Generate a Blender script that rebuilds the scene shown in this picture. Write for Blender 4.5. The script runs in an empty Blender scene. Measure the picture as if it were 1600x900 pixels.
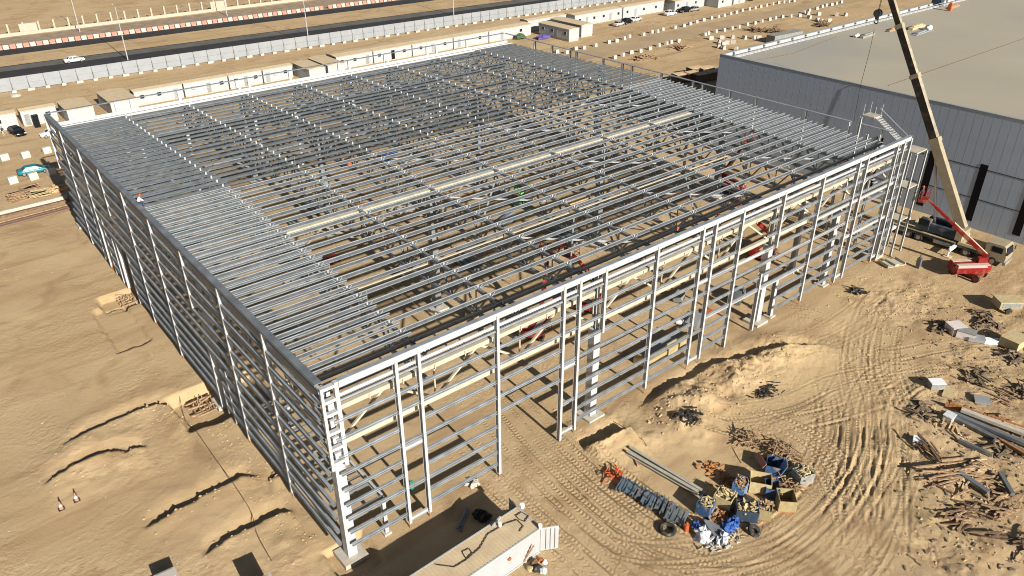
import bpy, math, random
import numpy as np
from mathutils import Vector, Matrix
random.seed(7); rng = np.random.default_rng(7)
R = math.radians
SC = bpy.context.scene; COL = SC.collection

# ---------------------------------------------------------------- camera, sky, sun, exposure
CAM = Vector((-16.5868, -40.2378, 47.4998)); YAW, PIT, ROL, FPX = R(50.75815), R(29.64847), R(-0.262), 1217.45
fw = Vector((math.cos(YAW)*math.cos(PIT), math.sin(YAW)*math.cos(PIT), -math.sin(PIT)))
rt = fw.cross(Vector((0, 0, 1))).normalized(); up = rt.cross(fw)
rt, up = rt*math.cos(ROL)+up*math.sin(ROL), -rt*math.sin(ROL)+up*math.cos(ROL)
cd = bpy.data.cameras.new('camera'); cam = bpy.data.objects.new('camera', cd); COL.objects.link(cam)
cam.matrix_world = Matrix(((rt.x, up.x, -fw.x, CAM.x), (rt.y, up.y, -fw.y, CAM.y), (rt.z, up.z, -fw.z, CAM.z), (0, 0, 0, 1)))
cd.sensor_width = 36; cd.lens = 36*FPX/1600; cd.clip_end = 6000; cd.clip_start = .5
SC.camera = cam
SUN_EL, SUN_TO = R(25.5), R(86.5)          # shadows run almost along +Y
w = bpy.data.worlds.new('World'); SC.world = w; w.use_nodes = True
nt = w.node_tree; bg = nt.nodes['Background']; sky = nt.nodes.new('ShaderNodeTexSky')
sky.sky_type = 'NISHITA'; sky.sun_disc = False; sky.sun_elevation = SUN_EL
sdir = Vector((-math.cos(SUN_TO)*math.cos(SUN_EL), -math.sin(SUN_TO)*math.cos(SUN_EL), math.sin(SUN_EL)))
sky.sun_rotation = math.atan2(sdir.x, sdir.y); sky.air_density = 1; sky.dust_density = 1.2
nt.links.new(sky.outputs[0], bg.inputs[0]); bg.inputs[1].default_value = .05*.62
sl = bpy.data.lights.new('sun', 'SUN'); sl.energy = 5.0; sl.angle = R(.5); sl.color = (1, .945, .845)
so = bpy.data.objects.new('sun', sl); COL.objects.link(so)
so.rotation_euler = sdir.to_track_quat('Z', 'Y').to_euler()
SC.view_settings.view_transform = 'Standard'; SC.view_settings.look = 'None'
SC.view_settings.exposure = .88; SC.view_settings.gamma = 1
SC.render.engine = 'CYCLES'; SC.cycles.filter_width = 1.05; SC.cycles.pixel_filter_type = 'BLACKMAN_HARRIS'
SC.cycles.max_bounces = 5; SC.cycles.diffuse_bounces = 3; SC.cycles.glossy_bounces = 2

def G(px, py, z=0.):                        # point of the world seen at a photo pixel, at height z
    d = fw + rt*((px-800)/FPX) - up*((py-450)/FPX)
    t = (z-CAM.z)/d.z; p = CAM+d*t
    return (p.x, p.y, z)
def GY(px, py, Y):
    d = fw + rt*((px-800)/FPX) - up*((py-450)/FPX); p = CAM+d*((Y-CAM.y)/d.y); return (p.x, p.y, p.z)
def GX(px, py, X):
    d = fw + rt*((px-800)/FPX) - up*((py-450)/FPX); p = CAM+d*((X-CAM.x)/d.x); return (p.x, p.y, p.z)

# ---------------------------------------------------------------- materials
MATS = {}
def mat(name, col, rough=.7, metal=0., noise=.12, scale=2., bump=0., bscale=20., stain=None, stain_amt=0., spec=.3):
    if name in MATS: return MATS[name]
    m = bpy.data.materials.new(name); m.use_nodes = True; t = m.node_tree; N = t.nodes; L = t.links
    b = N['Principled BSDF']; b.inputs['Roughness'].default_value = rough; b.inputs['Metallic'].default_value = metal
    b.inputs['Specular IOR Level'].default_value = spec
    tc = N.new('ShaderNodeTexCoord')
    n1 = N.new('ShaderNodeTexNoise'); n1.inputs['Scale'].default_value = scale; n1.inputs['Detail'].default_value = 6
    L.new(tc.outputs['Object'], n1.inputs['Vector'])
    r = N.new('ShaderNodeValToRGB'); L.new(n1.outputs[0], r.inputs[0])
    r.color_ramp.elements[0].position = .3; r.color_ramp.elements[1].position = .7
    r.color_ramp.elements[0].color = [c*(1-noise) for c in col]+[1]
    r.color_ramp.elements[1].color = [min(1, c*(1+noise)) for c in col]+[1]
    out = r.outputs[0]
    if stain:
        n2 = N.new('ShaderNodeTexNoise'); n2.inputs['Scale'].default_value = scale*.37; n2.inputs['Detail'].default_value = 8
        L.new(tc.outputs['Object'], n2.inputs['Vector'])
        r2 = N.new('ShaderNodeValToRGB'); r2.color_ramp.elements[0].position = .52; r2.color_ramp.elements[1].position = .7
        r2.color_ramp.elements[1].color = (stain_amt,)*3+(1,); L.new(n2.outputs[0], r2.inputs[0])
        mx = N.new('ShaderNodeMix'); mx.data_type = 'RGBA'; L.new(r2.outputs[0], mx.inputs[0])
        L.new(out, mx.inputs[6]); mx.inputs[7].default_value = list(stain)+[1]; out = mx.outputs[2]
    L.new(out, b.inputs['Base Color'])
    if bump:
        n3 = N.new('ShaderNodeTexNoise'); n3.inputs['Scale'].default_value = bscale; n3.inputs['Detail'].default_value = 4
        L.new(tc.outputs['Object'], n3.inputs['Vector'])
        bp = N.new('ShaderNodeBump'); bp.inputs['Distance'].default_value = bump; L.new(n3.outputs[0], bp.inputs['Height'])
        L.new(bp.outputs[0], b.inputs['Normal'])
    MATS[name] = m; return m
DUST = (.44, .33, .2)
galv = mat('galvanised_steel', (.33, .355, .38), .42, .4, .22, 1.3, spec=.5)
galvf = mat('galvanised_flange_lit_tone', (.40, .425, .45), .5, .35, .12, 1.1, spec=.5)  # paler copy of the purlin steel, paints sunlit lines on the flanges
purm = mat('galvanised_purlin_shade_tone', (.15, .17, .19), .4, .6, .22, 1.1, spec=.5)  # darker copy, paints shade on the webs and the back-half purlins
galvd = mat('dull_galvanised_steel', (.19, .21, .23), .5, .4, .25, .8, spec=.4)
wsteel = mat('white_primed_steel', (.395, .405, .415), .5, 0, .12, 1.5, stain=DUST, stain_amt=.18)
cream = mat('cream_primed_steel', (.40, .365, .29), .5, 0, .14, 1.2, stain=DUST, stain_amt=.3)
conc = mat('concrete', (.40, .37, .32), .9, 0, .15, 3, .01, 15, stain=DUST, stain_amt=.7)
rust = mat('rusty_steel', (.32, .14, .05), .9, 0, .3, 6)
wood = mat('weathered_timber', (.30, .20, .12), .9, 0, .4, 4, .005, 30)
woodp = mat('pale_timber', (.50, .37, .22), .9, 0, .3, 4)
woodd = mat('dark_timber', (.15, .095, .06), .9, 0, .4, 4)
white = mat('white_panel', (.335, .35, .365), .55, 0, .05, 1, stain=DUST, stain_amt=.12)
roofm = mat('dusty_roof', (.47, .37, .24), .85, 0, .1, 1, .01, 6)
dark = mat('dark_glass', (.012, .015, .02), .3, 0, .1, 2, spec=.25)
black = mat('black_rubber', (.025, .024, .022), .85, 0, .3, 8, stain=DUST, stain_amt=.3)
blackp = mat('black_paint', (.006, .006, .008), .5, 0, .1, 1, spec=.15)
whitep = mat('white_car_paint', (.72, .73, .74), .25, 0, .03, 1, spec=.6)
silver = mat('silver_car_paint', (.5, .51, .52), .25, .3, .03, 1, spec=.6)
tealp = mat('teal_car_paint', (.008, .16, .19), .4, 0, .05, 1, spec=.4)
redp = mat('red_machine_paint', (.19, .012, .011), .4, 0, .15, 2, stain=DUST, stain_amt=.35)
redlt = mat('dusty_cream_paint', (.45, .35, .26), .6, 0, .1, 2)
bluep = mat('blue_paint', (.04, .08, .17), .6, 0, .3, 3, stain=DUST, stain_amt=.8)
bluel = mat('pale_blue_paint', (.09, .19, .37), .6, 0, .2, 3, stain=DUST, stain_amt=.4)
yellp = mat('yellow_paint', (.30, .245, .13), .6, 0, .15, 3, stain=DUST, stain_amt=.5)
tanp = mat('tan_paint', (.42, .34, .19), .7, 0, .15, 3, stain=DUST, stain_amt=.5)
greyp = mat('grey_paint', (.2, .21, .2), .7, 0, .2, 3, stain=DUST, stain_amt=.4)
cranec = mat('crane_cream_paint', (.30, .255, .175), .5, 0, .1, 1.5, stain=(.2, .15, .1), stain_amt=.4)
craned = mat('crane_dark_blue_paint', (.03, .045, .07), .5, 0, .2, 2, stain=DUST, stain_amt=.35)
orange = mat('orange_plastic', (.42, .09, .03), .6, 0, .1, 4)
hivis = mat('hi_vis_fabric', (.55, .75, .05), .8, 0, .1, 4)
greenm = mat('green_paint', (.12, .45, .06), .5, 0, .2, 3)
redw = mat('red_barrier_plastic', (.36, .17, .125), .6, 0, .15, 3, stain=DUST, stain_amt=.5)
whw = mat('white_barrier_plastic', (.38, .34, .31), .6, 0, .08, 3, stain=DUST, stain_amt=.4)
blockm = mat('pale_concrete_block', (.42, .385, .35), .8, 0, .08, 3, stain=DUST, stain_amt=.4)
asph = mat('asphalt', (.026, .026, .028), .9, 0, .2, .3, .004, 20)
asph2 = mat('worn_asphalt', (.10, .095, .085), .9, 0, .2, .3, .004, 20)
track = mat('packed_sand_road', (.33, .24, .145), .95, 0, .12, .15, .01, 3)
verge = mat('gravel_verge', (.25, .19, .135), .95, 0, .25, .4, .02, 3)
wallm = mat('cream_render', (.37, .325, .26), .85, 0, .06, 1)
gbroof = mat('membrane_roof', (.315, .285, .225), .9, 0, .05, .06, stain=(.23, .235, .235), stain_amt=.6)
hoard = mat('hoarding_sheet', (.25, .265, .28), .5, .1, .06, .5, stain=DUST, stain_amt=.1)
ballast = mat('debris_soil', (.16, .12, .08), .95, 0, .5, 2, .03, 6)
bluet = mat('blue_tarpaulin', (.03, .08, .27), .5, 0, .3, 5, .02, 6)
whtarp = mat('white_sheeting', (.5, .52, .56), .6, 0, .25, 3, .03, 6)
skinm = mat('skin', (.30, .17, .1), .7)
netm = mat('purple_netting', (.09, .07, .22), .8, 0, .3, 5)

# ---------------------------------------------------------------- mesh helpers
class MB:
    def __init__(s): s.v = []; s.f = []
    def add(s, vs, fs):
        n = len(s.v); s.v += [tuple(p) for p in vs]; s.f += [tuple(i+n for i in f) for f in fs]; return s
    def box(s, c, d, rz=0., tilt=None):
        x, y, z = d[0]/2, d[1]/2, d[2]/2
        vs = [Vector((a*x, b*y, e*z)) for e in (-1, 1) for b in (-1, 1) for a in (-1, 1)]
        M = Matrix.Rotation(rz, 3, 'Z')
        if tilt: M = M @ Matrix.Rotation(tilt[0], 3, 'X') @ Matrix.Rotation(tilt[1], 3, 'Y')
        vs = [M @ v + Vector(c) for v in vs]
        return s.add(vs, [(0, 2, 3, 1), (4, 5, 7, 6), (0, 1, 5, 4), (2, 6, 7, 3), (0, 4, 6, 2), (1, 3, 7, 5)])
    def mark(s, k): s.mi = getattr(s, 'mi', [])+[(len(s.f), k)]; return s
    def bx(s, x0, x1, y0, y1, z0, z1): return s.box(((x0+x1)/2, (y0+y1)/2, (z0+z1)/2), (abs(x1-x0), abs(y1-y0), abs(z1-z0)))
    def beam(s, p0, p1, w, h, side=None, off=(0, 0)):
        p0 = Vector(p0); p1 = Vector(p1); a = (p1-p0).normalized()
        sd = Vector(side) if side else (a.cross(Vector((0, 0, 1))) if abs(a.z) < .98 else Vector((1, 0, 0)))
        sd = (sd-a*sd.dot(a)).normalized(); u = sd.cross(a)
        o = sd*off[0]+u*off[1]
        vs = [p+o+sd*(i*w/2)+u*(j*h/2) for p in (p0, p1) for (i, j) in ((-1, -1), (1, -1), (1, 1), (-1, 1))]
        return s.add(vs, [(0, 3, 2, 1), (4, 5, 6, 7), (0, 1, 5, 4), (1, 2, 6, 5), (2, 3, 7, 6), (3, 0, 4, 7)])
    def ibeam(s, p0, p1, b, h, side=None, t=.02, tw=.02):     # flanges of width b stand h apart
        s.beam(p0, p1, b, t, side, (0, h/2)); s.beam(p0, p1, b, t, side, (0, -h/2)); return s.beam(p0, p1, tw, h-t*2, side)
    def tube(s, p0, p1, r, n=8, r1=None, cap=True):
        p0 = Vector(p0); p1 = Vector(p1); a = (p1-p0).normalized(); r1 = r if r1 is None else r1
        x = a.orthogonal().normalized(); y = a.cross(x); vs = []
        for p, q in ((p0, r), (p1, r1)):
            for i in range(n):
                t = 2*math.pi*i/n; vs.append(p+x*(math.cos(t)*q)+y*(math.sin(t)*q))
        fs = [(i, (i+1) % n, n+(i+1) % n, n+i) for i in range(n)]
        if cap: fs += [tuple(range(n))[::-1], tuple(range(n, 2*n))]
        return s.add(vs, fs)
    def path(s, pts, r, n=5):
        for a, b in zip(pts, pts[1:]): s.tube(a, b, r, n)
        return s
    def loft(s, rings, cap=True):
        n = len(rings[0]); vs = [p for r in rings for p in r]; fs = []
        for k in range(len(rings)-1):
            for i in range(n): fs.append((k*n+i, k*n+(i+1) % n, (k+1)*n+(i+1) % n, (k+1)*n+i))
        if cap: fs += [tuple(range(n))[::-1], tuple(range((len(rings)-1)*n, len(rings)*n))]
        return s.add(vs, fs)
    def prism(s, poly, z0, z1): return s.loft([[(x, y, z0) for x, y in poly], [(x, y, z1) for x, y in poly]])
    def wheel(s, c, r, wd, axis=(0, 1, 0), n=16):
        a = Vector(axis).normalized()*wd/2; c = Vector(c); return s.tube(c-a, c+a, r, n)
    def blob(s, c, r, seed=0, k=.25, seg=8):
        rr = random.Random(seed); vs = []; c = Vector(c)
        for j in range(seg//2+1):
            th = math.pi*j/(seg//2)
            for i in range(seg):
                ph = 2*math.pi*i/seg; q = 1+rr.uniform(-k, k) if 0 < j < seg//2 else 1
                vs.append(c+Vector((r[0]*math.sin(th)*math.cos(ph), r[1]*math.sin(th)*math.sin(ph), r[2]*math.cos(th)))*q)
        return s.add(vs, [(j*seg+i, (j+1)*seg+i, (j+1)*seg+(i+1) % seg, j*seg+(i+1) % seg) for j in range(seg//2) for i in range(seg)])
    def join(s, o):
        if getattr(o, "mi", None): s.mi = getattr(s, "mi", [])+[(len(s.f), 0)]
        for k0, k in getattr(o, "mi", []): s.mi = getattr(s, "mi", [])+[(k0+len(s.f), k)]
        return s.add(o.v, o.f)
    def mesh(s, name, m, smooth=False):
        me = bpy.data.meshes.new(name); me.from_pydata(s.v, [], s.f); me.materials.append(m)
        if smooth: me.polygons.foreach_set('use_smooth', [True]*len(me.polygons))
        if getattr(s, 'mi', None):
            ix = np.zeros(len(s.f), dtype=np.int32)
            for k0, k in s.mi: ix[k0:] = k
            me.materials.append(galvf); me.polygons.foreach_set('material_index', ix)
        me.update(); return me
def thing(name, label, cat, loc=(0, 0, 0), rz=0., group=None):
    o = bpy.data.objects.new(name, None); COL.objects.link(o); o.empty_display_size = .3
    o.location = loc; o.rotation_euler = (0, 0, rz); o['label'] = label; o['category'] = cat
    if group: o['group'] = group
    return o
def part(name, mb, m, parent, label=None, stuff=False, smooth=False):
    o = bpy.data.objects.new(name, mb.mesh(name, m, smooth)); COL.objects.link(o); o.parent = parent
    if label: o['label'] = label
    if stuff: o['kind'] = 'stuff'
    return o
def single(name, mb, m, label, cat, loc=(0, 0, 0), rz=0., group=None, smooth=False, kind=None):
    o = bpy.data.objects.new(name, mb.mesh(name, m, smooth)); COL.objects.link(o); o.location = loc; o.rotation_euler = (0, 0, rz)
    o['label'] = label; o['category'] = cat
    if group: o['group'] = group
    if kind: o['kind'] = kind
    return o
def struct(name, mb, m): 
    o = bpy.data.objects.new(name, mb.mesh(name, m)); COL.objects.link(o); o['kind'] = 'structure'; return o
def dup(root, loc, rz=None, label=None, group=None):
    def cp(o, par):
        c = o.copy(); COL.objects.link(c); c.parent = par
        for ch in list(kids.get(o.name, [])): cp(ch, c)
        return c
    kids = {}
    def walk(o):
        kids[o.name] = [q for q in o.children]
        for q in o.children: walk(q)
    walk(root); r = cp(root, None); r.location = loc
    if rz is not None: r.rotation_euler = (0, 0, rz)
    if label: r['label'] = label
    if group: r['group'] = group
    return r
def many(name, items, m, parent, cap=100):
    """items: (importance, MB). The most important ones are parts, the rest one stuff part."""
    items = sorted(items, key=lambda t: -t[0]); rest = MB()
    for k, (imp, mb) in enumerate(items):
        if k < cap: part(name, mb, m, parent)
        else: rest.join(mb)
    if rest.v: part(name, rest, m, parent, stuff=True)

# ---------------------------------------------------------------- ground
def vnoise(x, y, seed=0):
    r = np.random.default_rng(seed); T = r.random((256, 256)); xi = np.floor(x).astype(int); yi = np.floor(y).astype(int)
    fx = x-xi; fy = y-yi; fx = fx*fx*(3-2*fx); fy = fy*fy*(3-2*fy); a = T[xi % 256, yi % 256]; b = T[(xi+1) % 256, yi % 256]
    c = T[xi % 256, (yi+1) % 256]; d = T[(xi+1) % 256, (yi+1) % 256]
    return (a*(1-fx)+b*fx)*(1-fy)+(c*(1-fx)+d*fx)*fy-.5
def fbm(x, y, s, o=4, seed=0):
    v = 0; a = 1.
    for k in range(o): v = v+a*vnoise(x/s*2**k+17*k, y/s*2**k+31*k, seed+k); a *= .5
    return v
def sstep(a, b, x): t = np.clip((x-a)/(b-a), 0, 1); return t*t*(3-2*t)
def seg_dist(x, y, pts):
    """distance to a polyline, signed side (positive to the left of travel)"""
    best = np.full(x.shape, 1e9); side = np.zeros(x.shape)
    for (ax, ay), (bx_, by_) in zip(pts, pts[1:]):
        dx, dy = bx_-ax, by_-ay; L = dx*dx+dy*dy; t = np.clip(((x-ax)*dx+(y-ay)*dy)/L, 0, 1)
        px, py = x-ax-t*dx, y-ay-t*dy; d = np.hypot(px, py); cr = (dx*(y-ay)-dy*(x-ax))
        m = d < best; best = np.where(m, d, best); side = np.where(m, np.sign(cr), side)
    return best, side
def P2(*pp): return [G(a, b)[:2] for a, b in pp]
# banks: a lip with a sharp drop on its far (+Y) side; (points, height, reach)
BANKS = [(P2((92, 702), (120, 690), (147, 675), (175, 662), (200, 650), (225, 640), (250, 634), (270, 635), (284, 645), (296, 662)), .34, 2.2),
         (P2((68, 763), (95, 747), (125, 730), (140, 724), (170, 713), (200, 712), (228, 701)), .36, 1.7),
         (P2((222, 830), (250, 817), (275, 802), (300, 791), (325, 775), (350, 761), (375, 750), (400, 746)), .36, 2.4),
         (P2((318, 872), (345, 855), (362, 845), (387, 830), (410, 818), (435, 806), (458, 803)), .35, 2.2),
         (P2((420, 751), (436, 745), (456, 741)), .4, 1.5),
         (P2((912, 704), (935, 701), (962, 686), (985, 677)), .8, 1.6),
         (P2((868, 672), (880, 661), (893, 645), (905, 632)), .3, 1.0),
         (P2((1000, 640), (1060, 606), (1112, 578), (1150, 566), (1190, 557), (1235, 548), (1292, 541)), .45, 3.0)]
PITS = [((0.2, 25.8), (4.2, 3.2), 1.2), ((-0.8, 52.4), (3.4, 2.2), .9), ((-3.6, 46.5), (1.8, 5.5), .45), ((.4, .0), (1.7, 1.9), .65)]
RUTS = []
def height(x, y):
    x = np.asarray(x, float); y = np.asarray(y, float)
    near = sstep(140, 95, y)*sstep(140, 100, x)
    inside = sstep(-1, 1.5, x)*sstep(80.5, 78, x)*sstep(-1.0, 1.5, y)*sstep(80.5, 78, y)
    msk = sstep(-.15, .35, fbm(x, y, 14, 3, 13))
    h = .12*fbm(x, y, 9, 3, 3)+(.012+.06*msk)*fbm(x, y, 1.6, 4, 9)
    # rougher ground: strip beside the front wall, debris yard on the right, back right
    rough = np.exp(-((y+4.5)/2.6)**2)*sstep(29, 33, x)*sstep(56, 48, x)
    h = h+rough*(.5+1.0*fbm(x, y, 3.0, 3, 21)+.45*np.abs(fbm(x, y, 1.1, 4, 22)))
    yard = sstep(40, 46, x-(y+16)*.9)*sstep(-14, -17, y)
    h = h+yard*.32*fbm(x, y, 2.2, 5, 31)
    foot = np.exp(-(((x-70)/7)**2+((y+8)/4)**2)); h = h+foot*.35*fbm(x, y, 1.2, 3, 41)
    for cx, cy, rr, hh in ((32.3, -6.6, 2.4, .75), (27.5, -4.6, 1.6, .35), (-2.6, 3.5, 3.5, .22), (-12.5, 23.5, 4.5, .3), (24.0, 1.2, 1.2, .3)):
        h = h+hh*np.exp(-((x-cx)**2+(y-cy)**2)/rr**2)*(1+.8*fbm(x, y, 1.5, 3, 51))
    for pts, hh, reach in BANKS:
        xa = min(p[0] for p in pts)-6; xb = max(p[0] for p in pts)+6; ya = min(p[1] for p in pts)-6; yb = max(p[1] for p in pts)+6
        m = (x > xa) & (x < xb) & (y > ya) & (y < yb)
        if not m.any(): continue
        xs, ys = x[m], y[m]; wob = .22*fbm(xs, ys, 1.3, 3, 77)+.17*fbm(xs, ys, .5, 3, 78)
        d, sd = seg_dist(xs+wob, ys+wob, pts)
        q = np.array(pts); tot = q[-1]-q[0]; L = np.hypot(*tot); t = ((xs-q[0][0])*tot[0]+(ys-q[0][1])*tot[1])/L**2
        env = sstep(-.02, .16, t)*sstep(1.03, .95, t)*(1+.25*fbm(xs, ys, .8, 3, 79))
        # polylines run left to right: +Y side is left (positive) -> low side
        add = np.where(sd < 0, np.exp(-(d/reach)**1.3), np.exp(-(d/.22)**2))*hh*env
        low = np.where(sd > 0, -.75*hh*np.exp(-((d-.7)/.9)**2), 0)*env+np.where(sd > 0, .15*hh*np.exp(-((d-2.7)/1.0)**2), 0)*env
        g = np.zeros(x.shape); g[m] = add+low; h = h+g
    for (cx, cy), (rx, ry), dp in PITS:
        e = np.maximum(np.abs(x-cx)/rx, np.abs(y-cy)/ry)+.16*fbm(x, y, 1.6, 4, 61)
        h = h*(1-.9*sstep(1.0, .85, e))-dp*sstep(1.04, .93, e)
    keep = inside
    for (cx, cy), (rx, ry), dp in PITS: keep = keep*(1-sstep(1.35, .9, np.maximum(np.abs(x-cx)/rx, np.abs(y-cy)/ry)))
    h = h*(1-keep)+keep*(.035*fbm(x, y, 1.5, 4, 71))
    return h*near
HZC = {}
def hz(x, y):
    k = (round(x, 2), round(y, 2))
    if k not in HZC:
        if 'H0' not in globals(): HZC[k] = float(height(np.array([x]), np.array([y]))[0])
        else:
            i = min(max(np.searchsorted(gx, x), 1), len(gx)-1); j = min(max(np.searchsorted(gy, y), 1), len(gy)-1)
            u = (x-gx[i-1])/(gx[i]-gx[i-1]); v = (y-gy[j-1])/(gy[j]-gy[j-1])
            HZC[k] = float((H0[i-1, j-1]*(1-u)+H0[i, j-1]*u)*(1-v)+(H0[i-1, j]*(1-u)+H0[i, j]*u)*v)
    return HZC[k]
def spaced(a, segs):
    out = [a]
    for b, st in segs:
        n = max(1, int(round((b-out[-1])/st))); out += list(np.linspace(out[-1], b, n+1)[1:])
    return np.array(out)
gx = spaced(-1200, [(-200, 120), (-45, 20), (-22, 1), (8, .22), (64, .115), (92, .2), (110, .8), (300, 12), (800, 80), (3200, 400)])
gy = spaced(-600, [(-80, 80), (-45, 5), (-37, .5), (3, .115), (32, .22), (56, .25), (100, .9), (140, 4), (400, 20), (3500, 300)])
GXX, GYY = np.meshgrid(gx, gy, indexing='ij'); H = height(GXX, GYY); H0 = H.copy(); TM = np.zeros(H.shape); TU = np.zeros(H.shape)
NF = np.clip(.85+.8*fbm(GXX, GYY, 6, 2, 91), .25, 1.4)
def smooth_path(p, n=14):
    p = [np.array(q, float) for q in p]; p = [2*p[0]-p[1]]+p+[2*p[-1]-p[-2]]; out = []
    for i in range(1, len(p)-2):
        for k in range(n):
            t = k/n; a, b, c, d = p[i-1:i+3]
            out.append(.5*((2*b)+(-a+c)*t+(2*a-5*b+4*c-d)*t*t+(-a+3*b-3*c+d)*t**3))
    out.append(p[-2]); return np.array(out)
def rut(pts, wd=.42, depth=.05, tread=1.):
    u0 = 0.
    for a, b in zip(pts, pts[1:]):
        L = np.hypot(*(b-a)); 
        if L < 1e-4: continue
        i0, i1 = np.searchsorted(gx, [min(a[0], b[0])-.8, max(a[0], b[0])+.8]); j0, j1 = np.searchsorted(gy, [min(a[1], b[1])-.8, max(a[1], b[1])+.8])
        if i1 <= i0 or j1 <= j0: u0 += L; continue
        X = GXX[i0:i1, j0:j1]; Y = GYY[i0:i1, j0:j1]; d = (b-a)/L
        t = (X-a[0])*d[0]+(Y-a[1])*d[1]; s = np.abs(-(X-a[0])*d[1]+(Y-a[1])*d[0]); m = (t >= 0) & (t < L)
        prof = np.where(s < wd/2, -depth*.8, 0)+depth*1.1*np.exp(-((s-wd*.62)/(.085))**2)
        H[i0:i1, j0:j1] += np.where(m, prof*NF[i0:i1, j0:j1], 0)
        c = np.where(m & (s < wd*.6), tread*np.clip(NF[i0:i1, j0:j1]*1.2-.4, 0, 1), 0); TM[i0:i1, j0:j1] = np.maximum(TM[i0:i1, j0:j1], c)
        TU[i0:i1, j0:j1] = np.where(m & (s < wd*.7), u0+t+s*.5, TU[i0:i1, j0:j1]); u0 += L
def tracks(px, n=3, spread=1.2, gauge=2.0, depth=.05, wd=.42, tread=1.):
    base = smooth_path([G(a, b)[:2] for a, b in px])
    T = np.gradient(base, axis=0); T /= np.linalg.norm(T, axis=1)[:, None]; Nn = np.stack([-T[:, 1], T[:, 0]], 1)
    for k in range(int(n*1.5)):
        o = random.uniform(-spread, spread)*1.25; wd = random.uniform(.3, .46); dr = random.uniform(-.6, .6); ramp = np.linspace(-1, 1, len(base))[:, None]
        wv = .35*np.sin(np.linspace(0, random.uniform(3, 9), len(base))+random.uniform(0, 6))[:, None]; i0, i1 = sorted((int(len(base)*random.uniform(0, .45)), int(len(base)*random.uniform(.6, 1))))
        for g in (-gauge/2, gauge/2): rut((base+Nn*(o+g+dr*ramp+wv))[i0:i1], wd, depth*random.uniform(.2, .5), tread*random.uniform(.5, 1))
tracks([(700, 640), (800, 712), (900, 800), (990, 875), (1060, 930)], 5, 3.0, depth=.025)
tracks([(760, 600), (850, 700), (960, 800), (1080, 862), (1200, 850), (1290, 780), (1330, 690), (1320, 600)], 8, 2.2, depth=.045)
tracks([(880, 860), (1000, 905), (1150, 900), (1270, 840), (1350, 740), (1365, 640), (1330, 540), (1300, 480)], 7, 2.4, depth=.06)
tracks([(1240, 920), (1310, 850), (1340, 760), (1345, 660), (1380, 590), (1480, 560), (1640, 545)], 6, 2.4, depth=.05)
tracks([(1350, 930), (1370, 830), (1375, 730), (1370, 640), (1350, 560), (1370, 480), (1420, 440)], 6, 2.6, depth=.055)
tracks([(1040, 640), (1140, 655), (1240, 640), (1330, 600), (1440, 585), (1640, 572)], 3, 1.2, depth=.05)
tracks([(1120, 700), (1230, 665), (1330, 640), (1420, 600)], 2, 1.2, depth=.05)
tracks([(1200, 560), (1300, 520), (1380, 470), (1420, 452)], 3, 1.0, depth=.05)
tracks([(1100, 640), (1190, 665), (1290, 720), (1330, 820), (1340, 930)], 3, 1., depth=.05)
tracks([(1180, 490), (1280, 500), (1370, 560), (1500, 545), (1640, 520)], 2, 1.0, depth=.035)
tracks([(1230, 930), (1330, 800), (1380, 700), (1390, 600)], 2, .8, depth=.07)
tracks([(1430, 930), (1440, 860), (1415, 820)], 1, .3, depth=.1)
tracks([(60, 880), (170, 830), (280, 760), (420, 690)], 5, 1.8, depth=.022, tread=.0)
tracks([(100, 930), (200, 860), (330, 800)], 4, 2, depth=.03, tread=.0)
tracks([(-40, 780), (60, 740), (180, 700), (300, 690)], 2, 2, depth=.02, tread=0)
tracks([(-60, 660), (60, 640), (200, 600), (330, 560)], 4, 3, depth=.010, tread=0)
tracks([(-60, 230), (120, 232)], 1, 1, depth=.0, tread=0)
nx, ny = H.shape
co = np.stack([GXX, GYY, H], -1).reshape(-1, 3).astype(np.float32)
ii, jj = np.meshgrid(np.arange(nx-1), np.arange(ny-1), indexing='ij'); a = (ii*ny+jj).ravel()
quads = np.stack([a, a+ny, a+ny+1, a+1], -1).astype(np.int32)
me = bpy.data.meshes.new('ground'); me.vertices.add(len(co)); me.vertices.foreach_set('co', co.ravel())
me.loops.add(quads.size); me.loops.foreach_set('vertex_index', quads.ravel()); me.polygons.add(len(quads))
me.polygons.foreach_set('loop_start', np.arange(0, quads.size, 4, dtype=np.int32)); me.update(calc_edges=True)
me.polygons.foreach_set('use_smooth', np.ones(len(quads), bool))
for nm, A in (('tread_mask', TM), ('tread_u', TU)):
    at = me.attributes.new(nm, 'FLOAT', 'POINT'); at.data.foreach_set('value', A.ravel().astype(np.float32))
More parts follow.
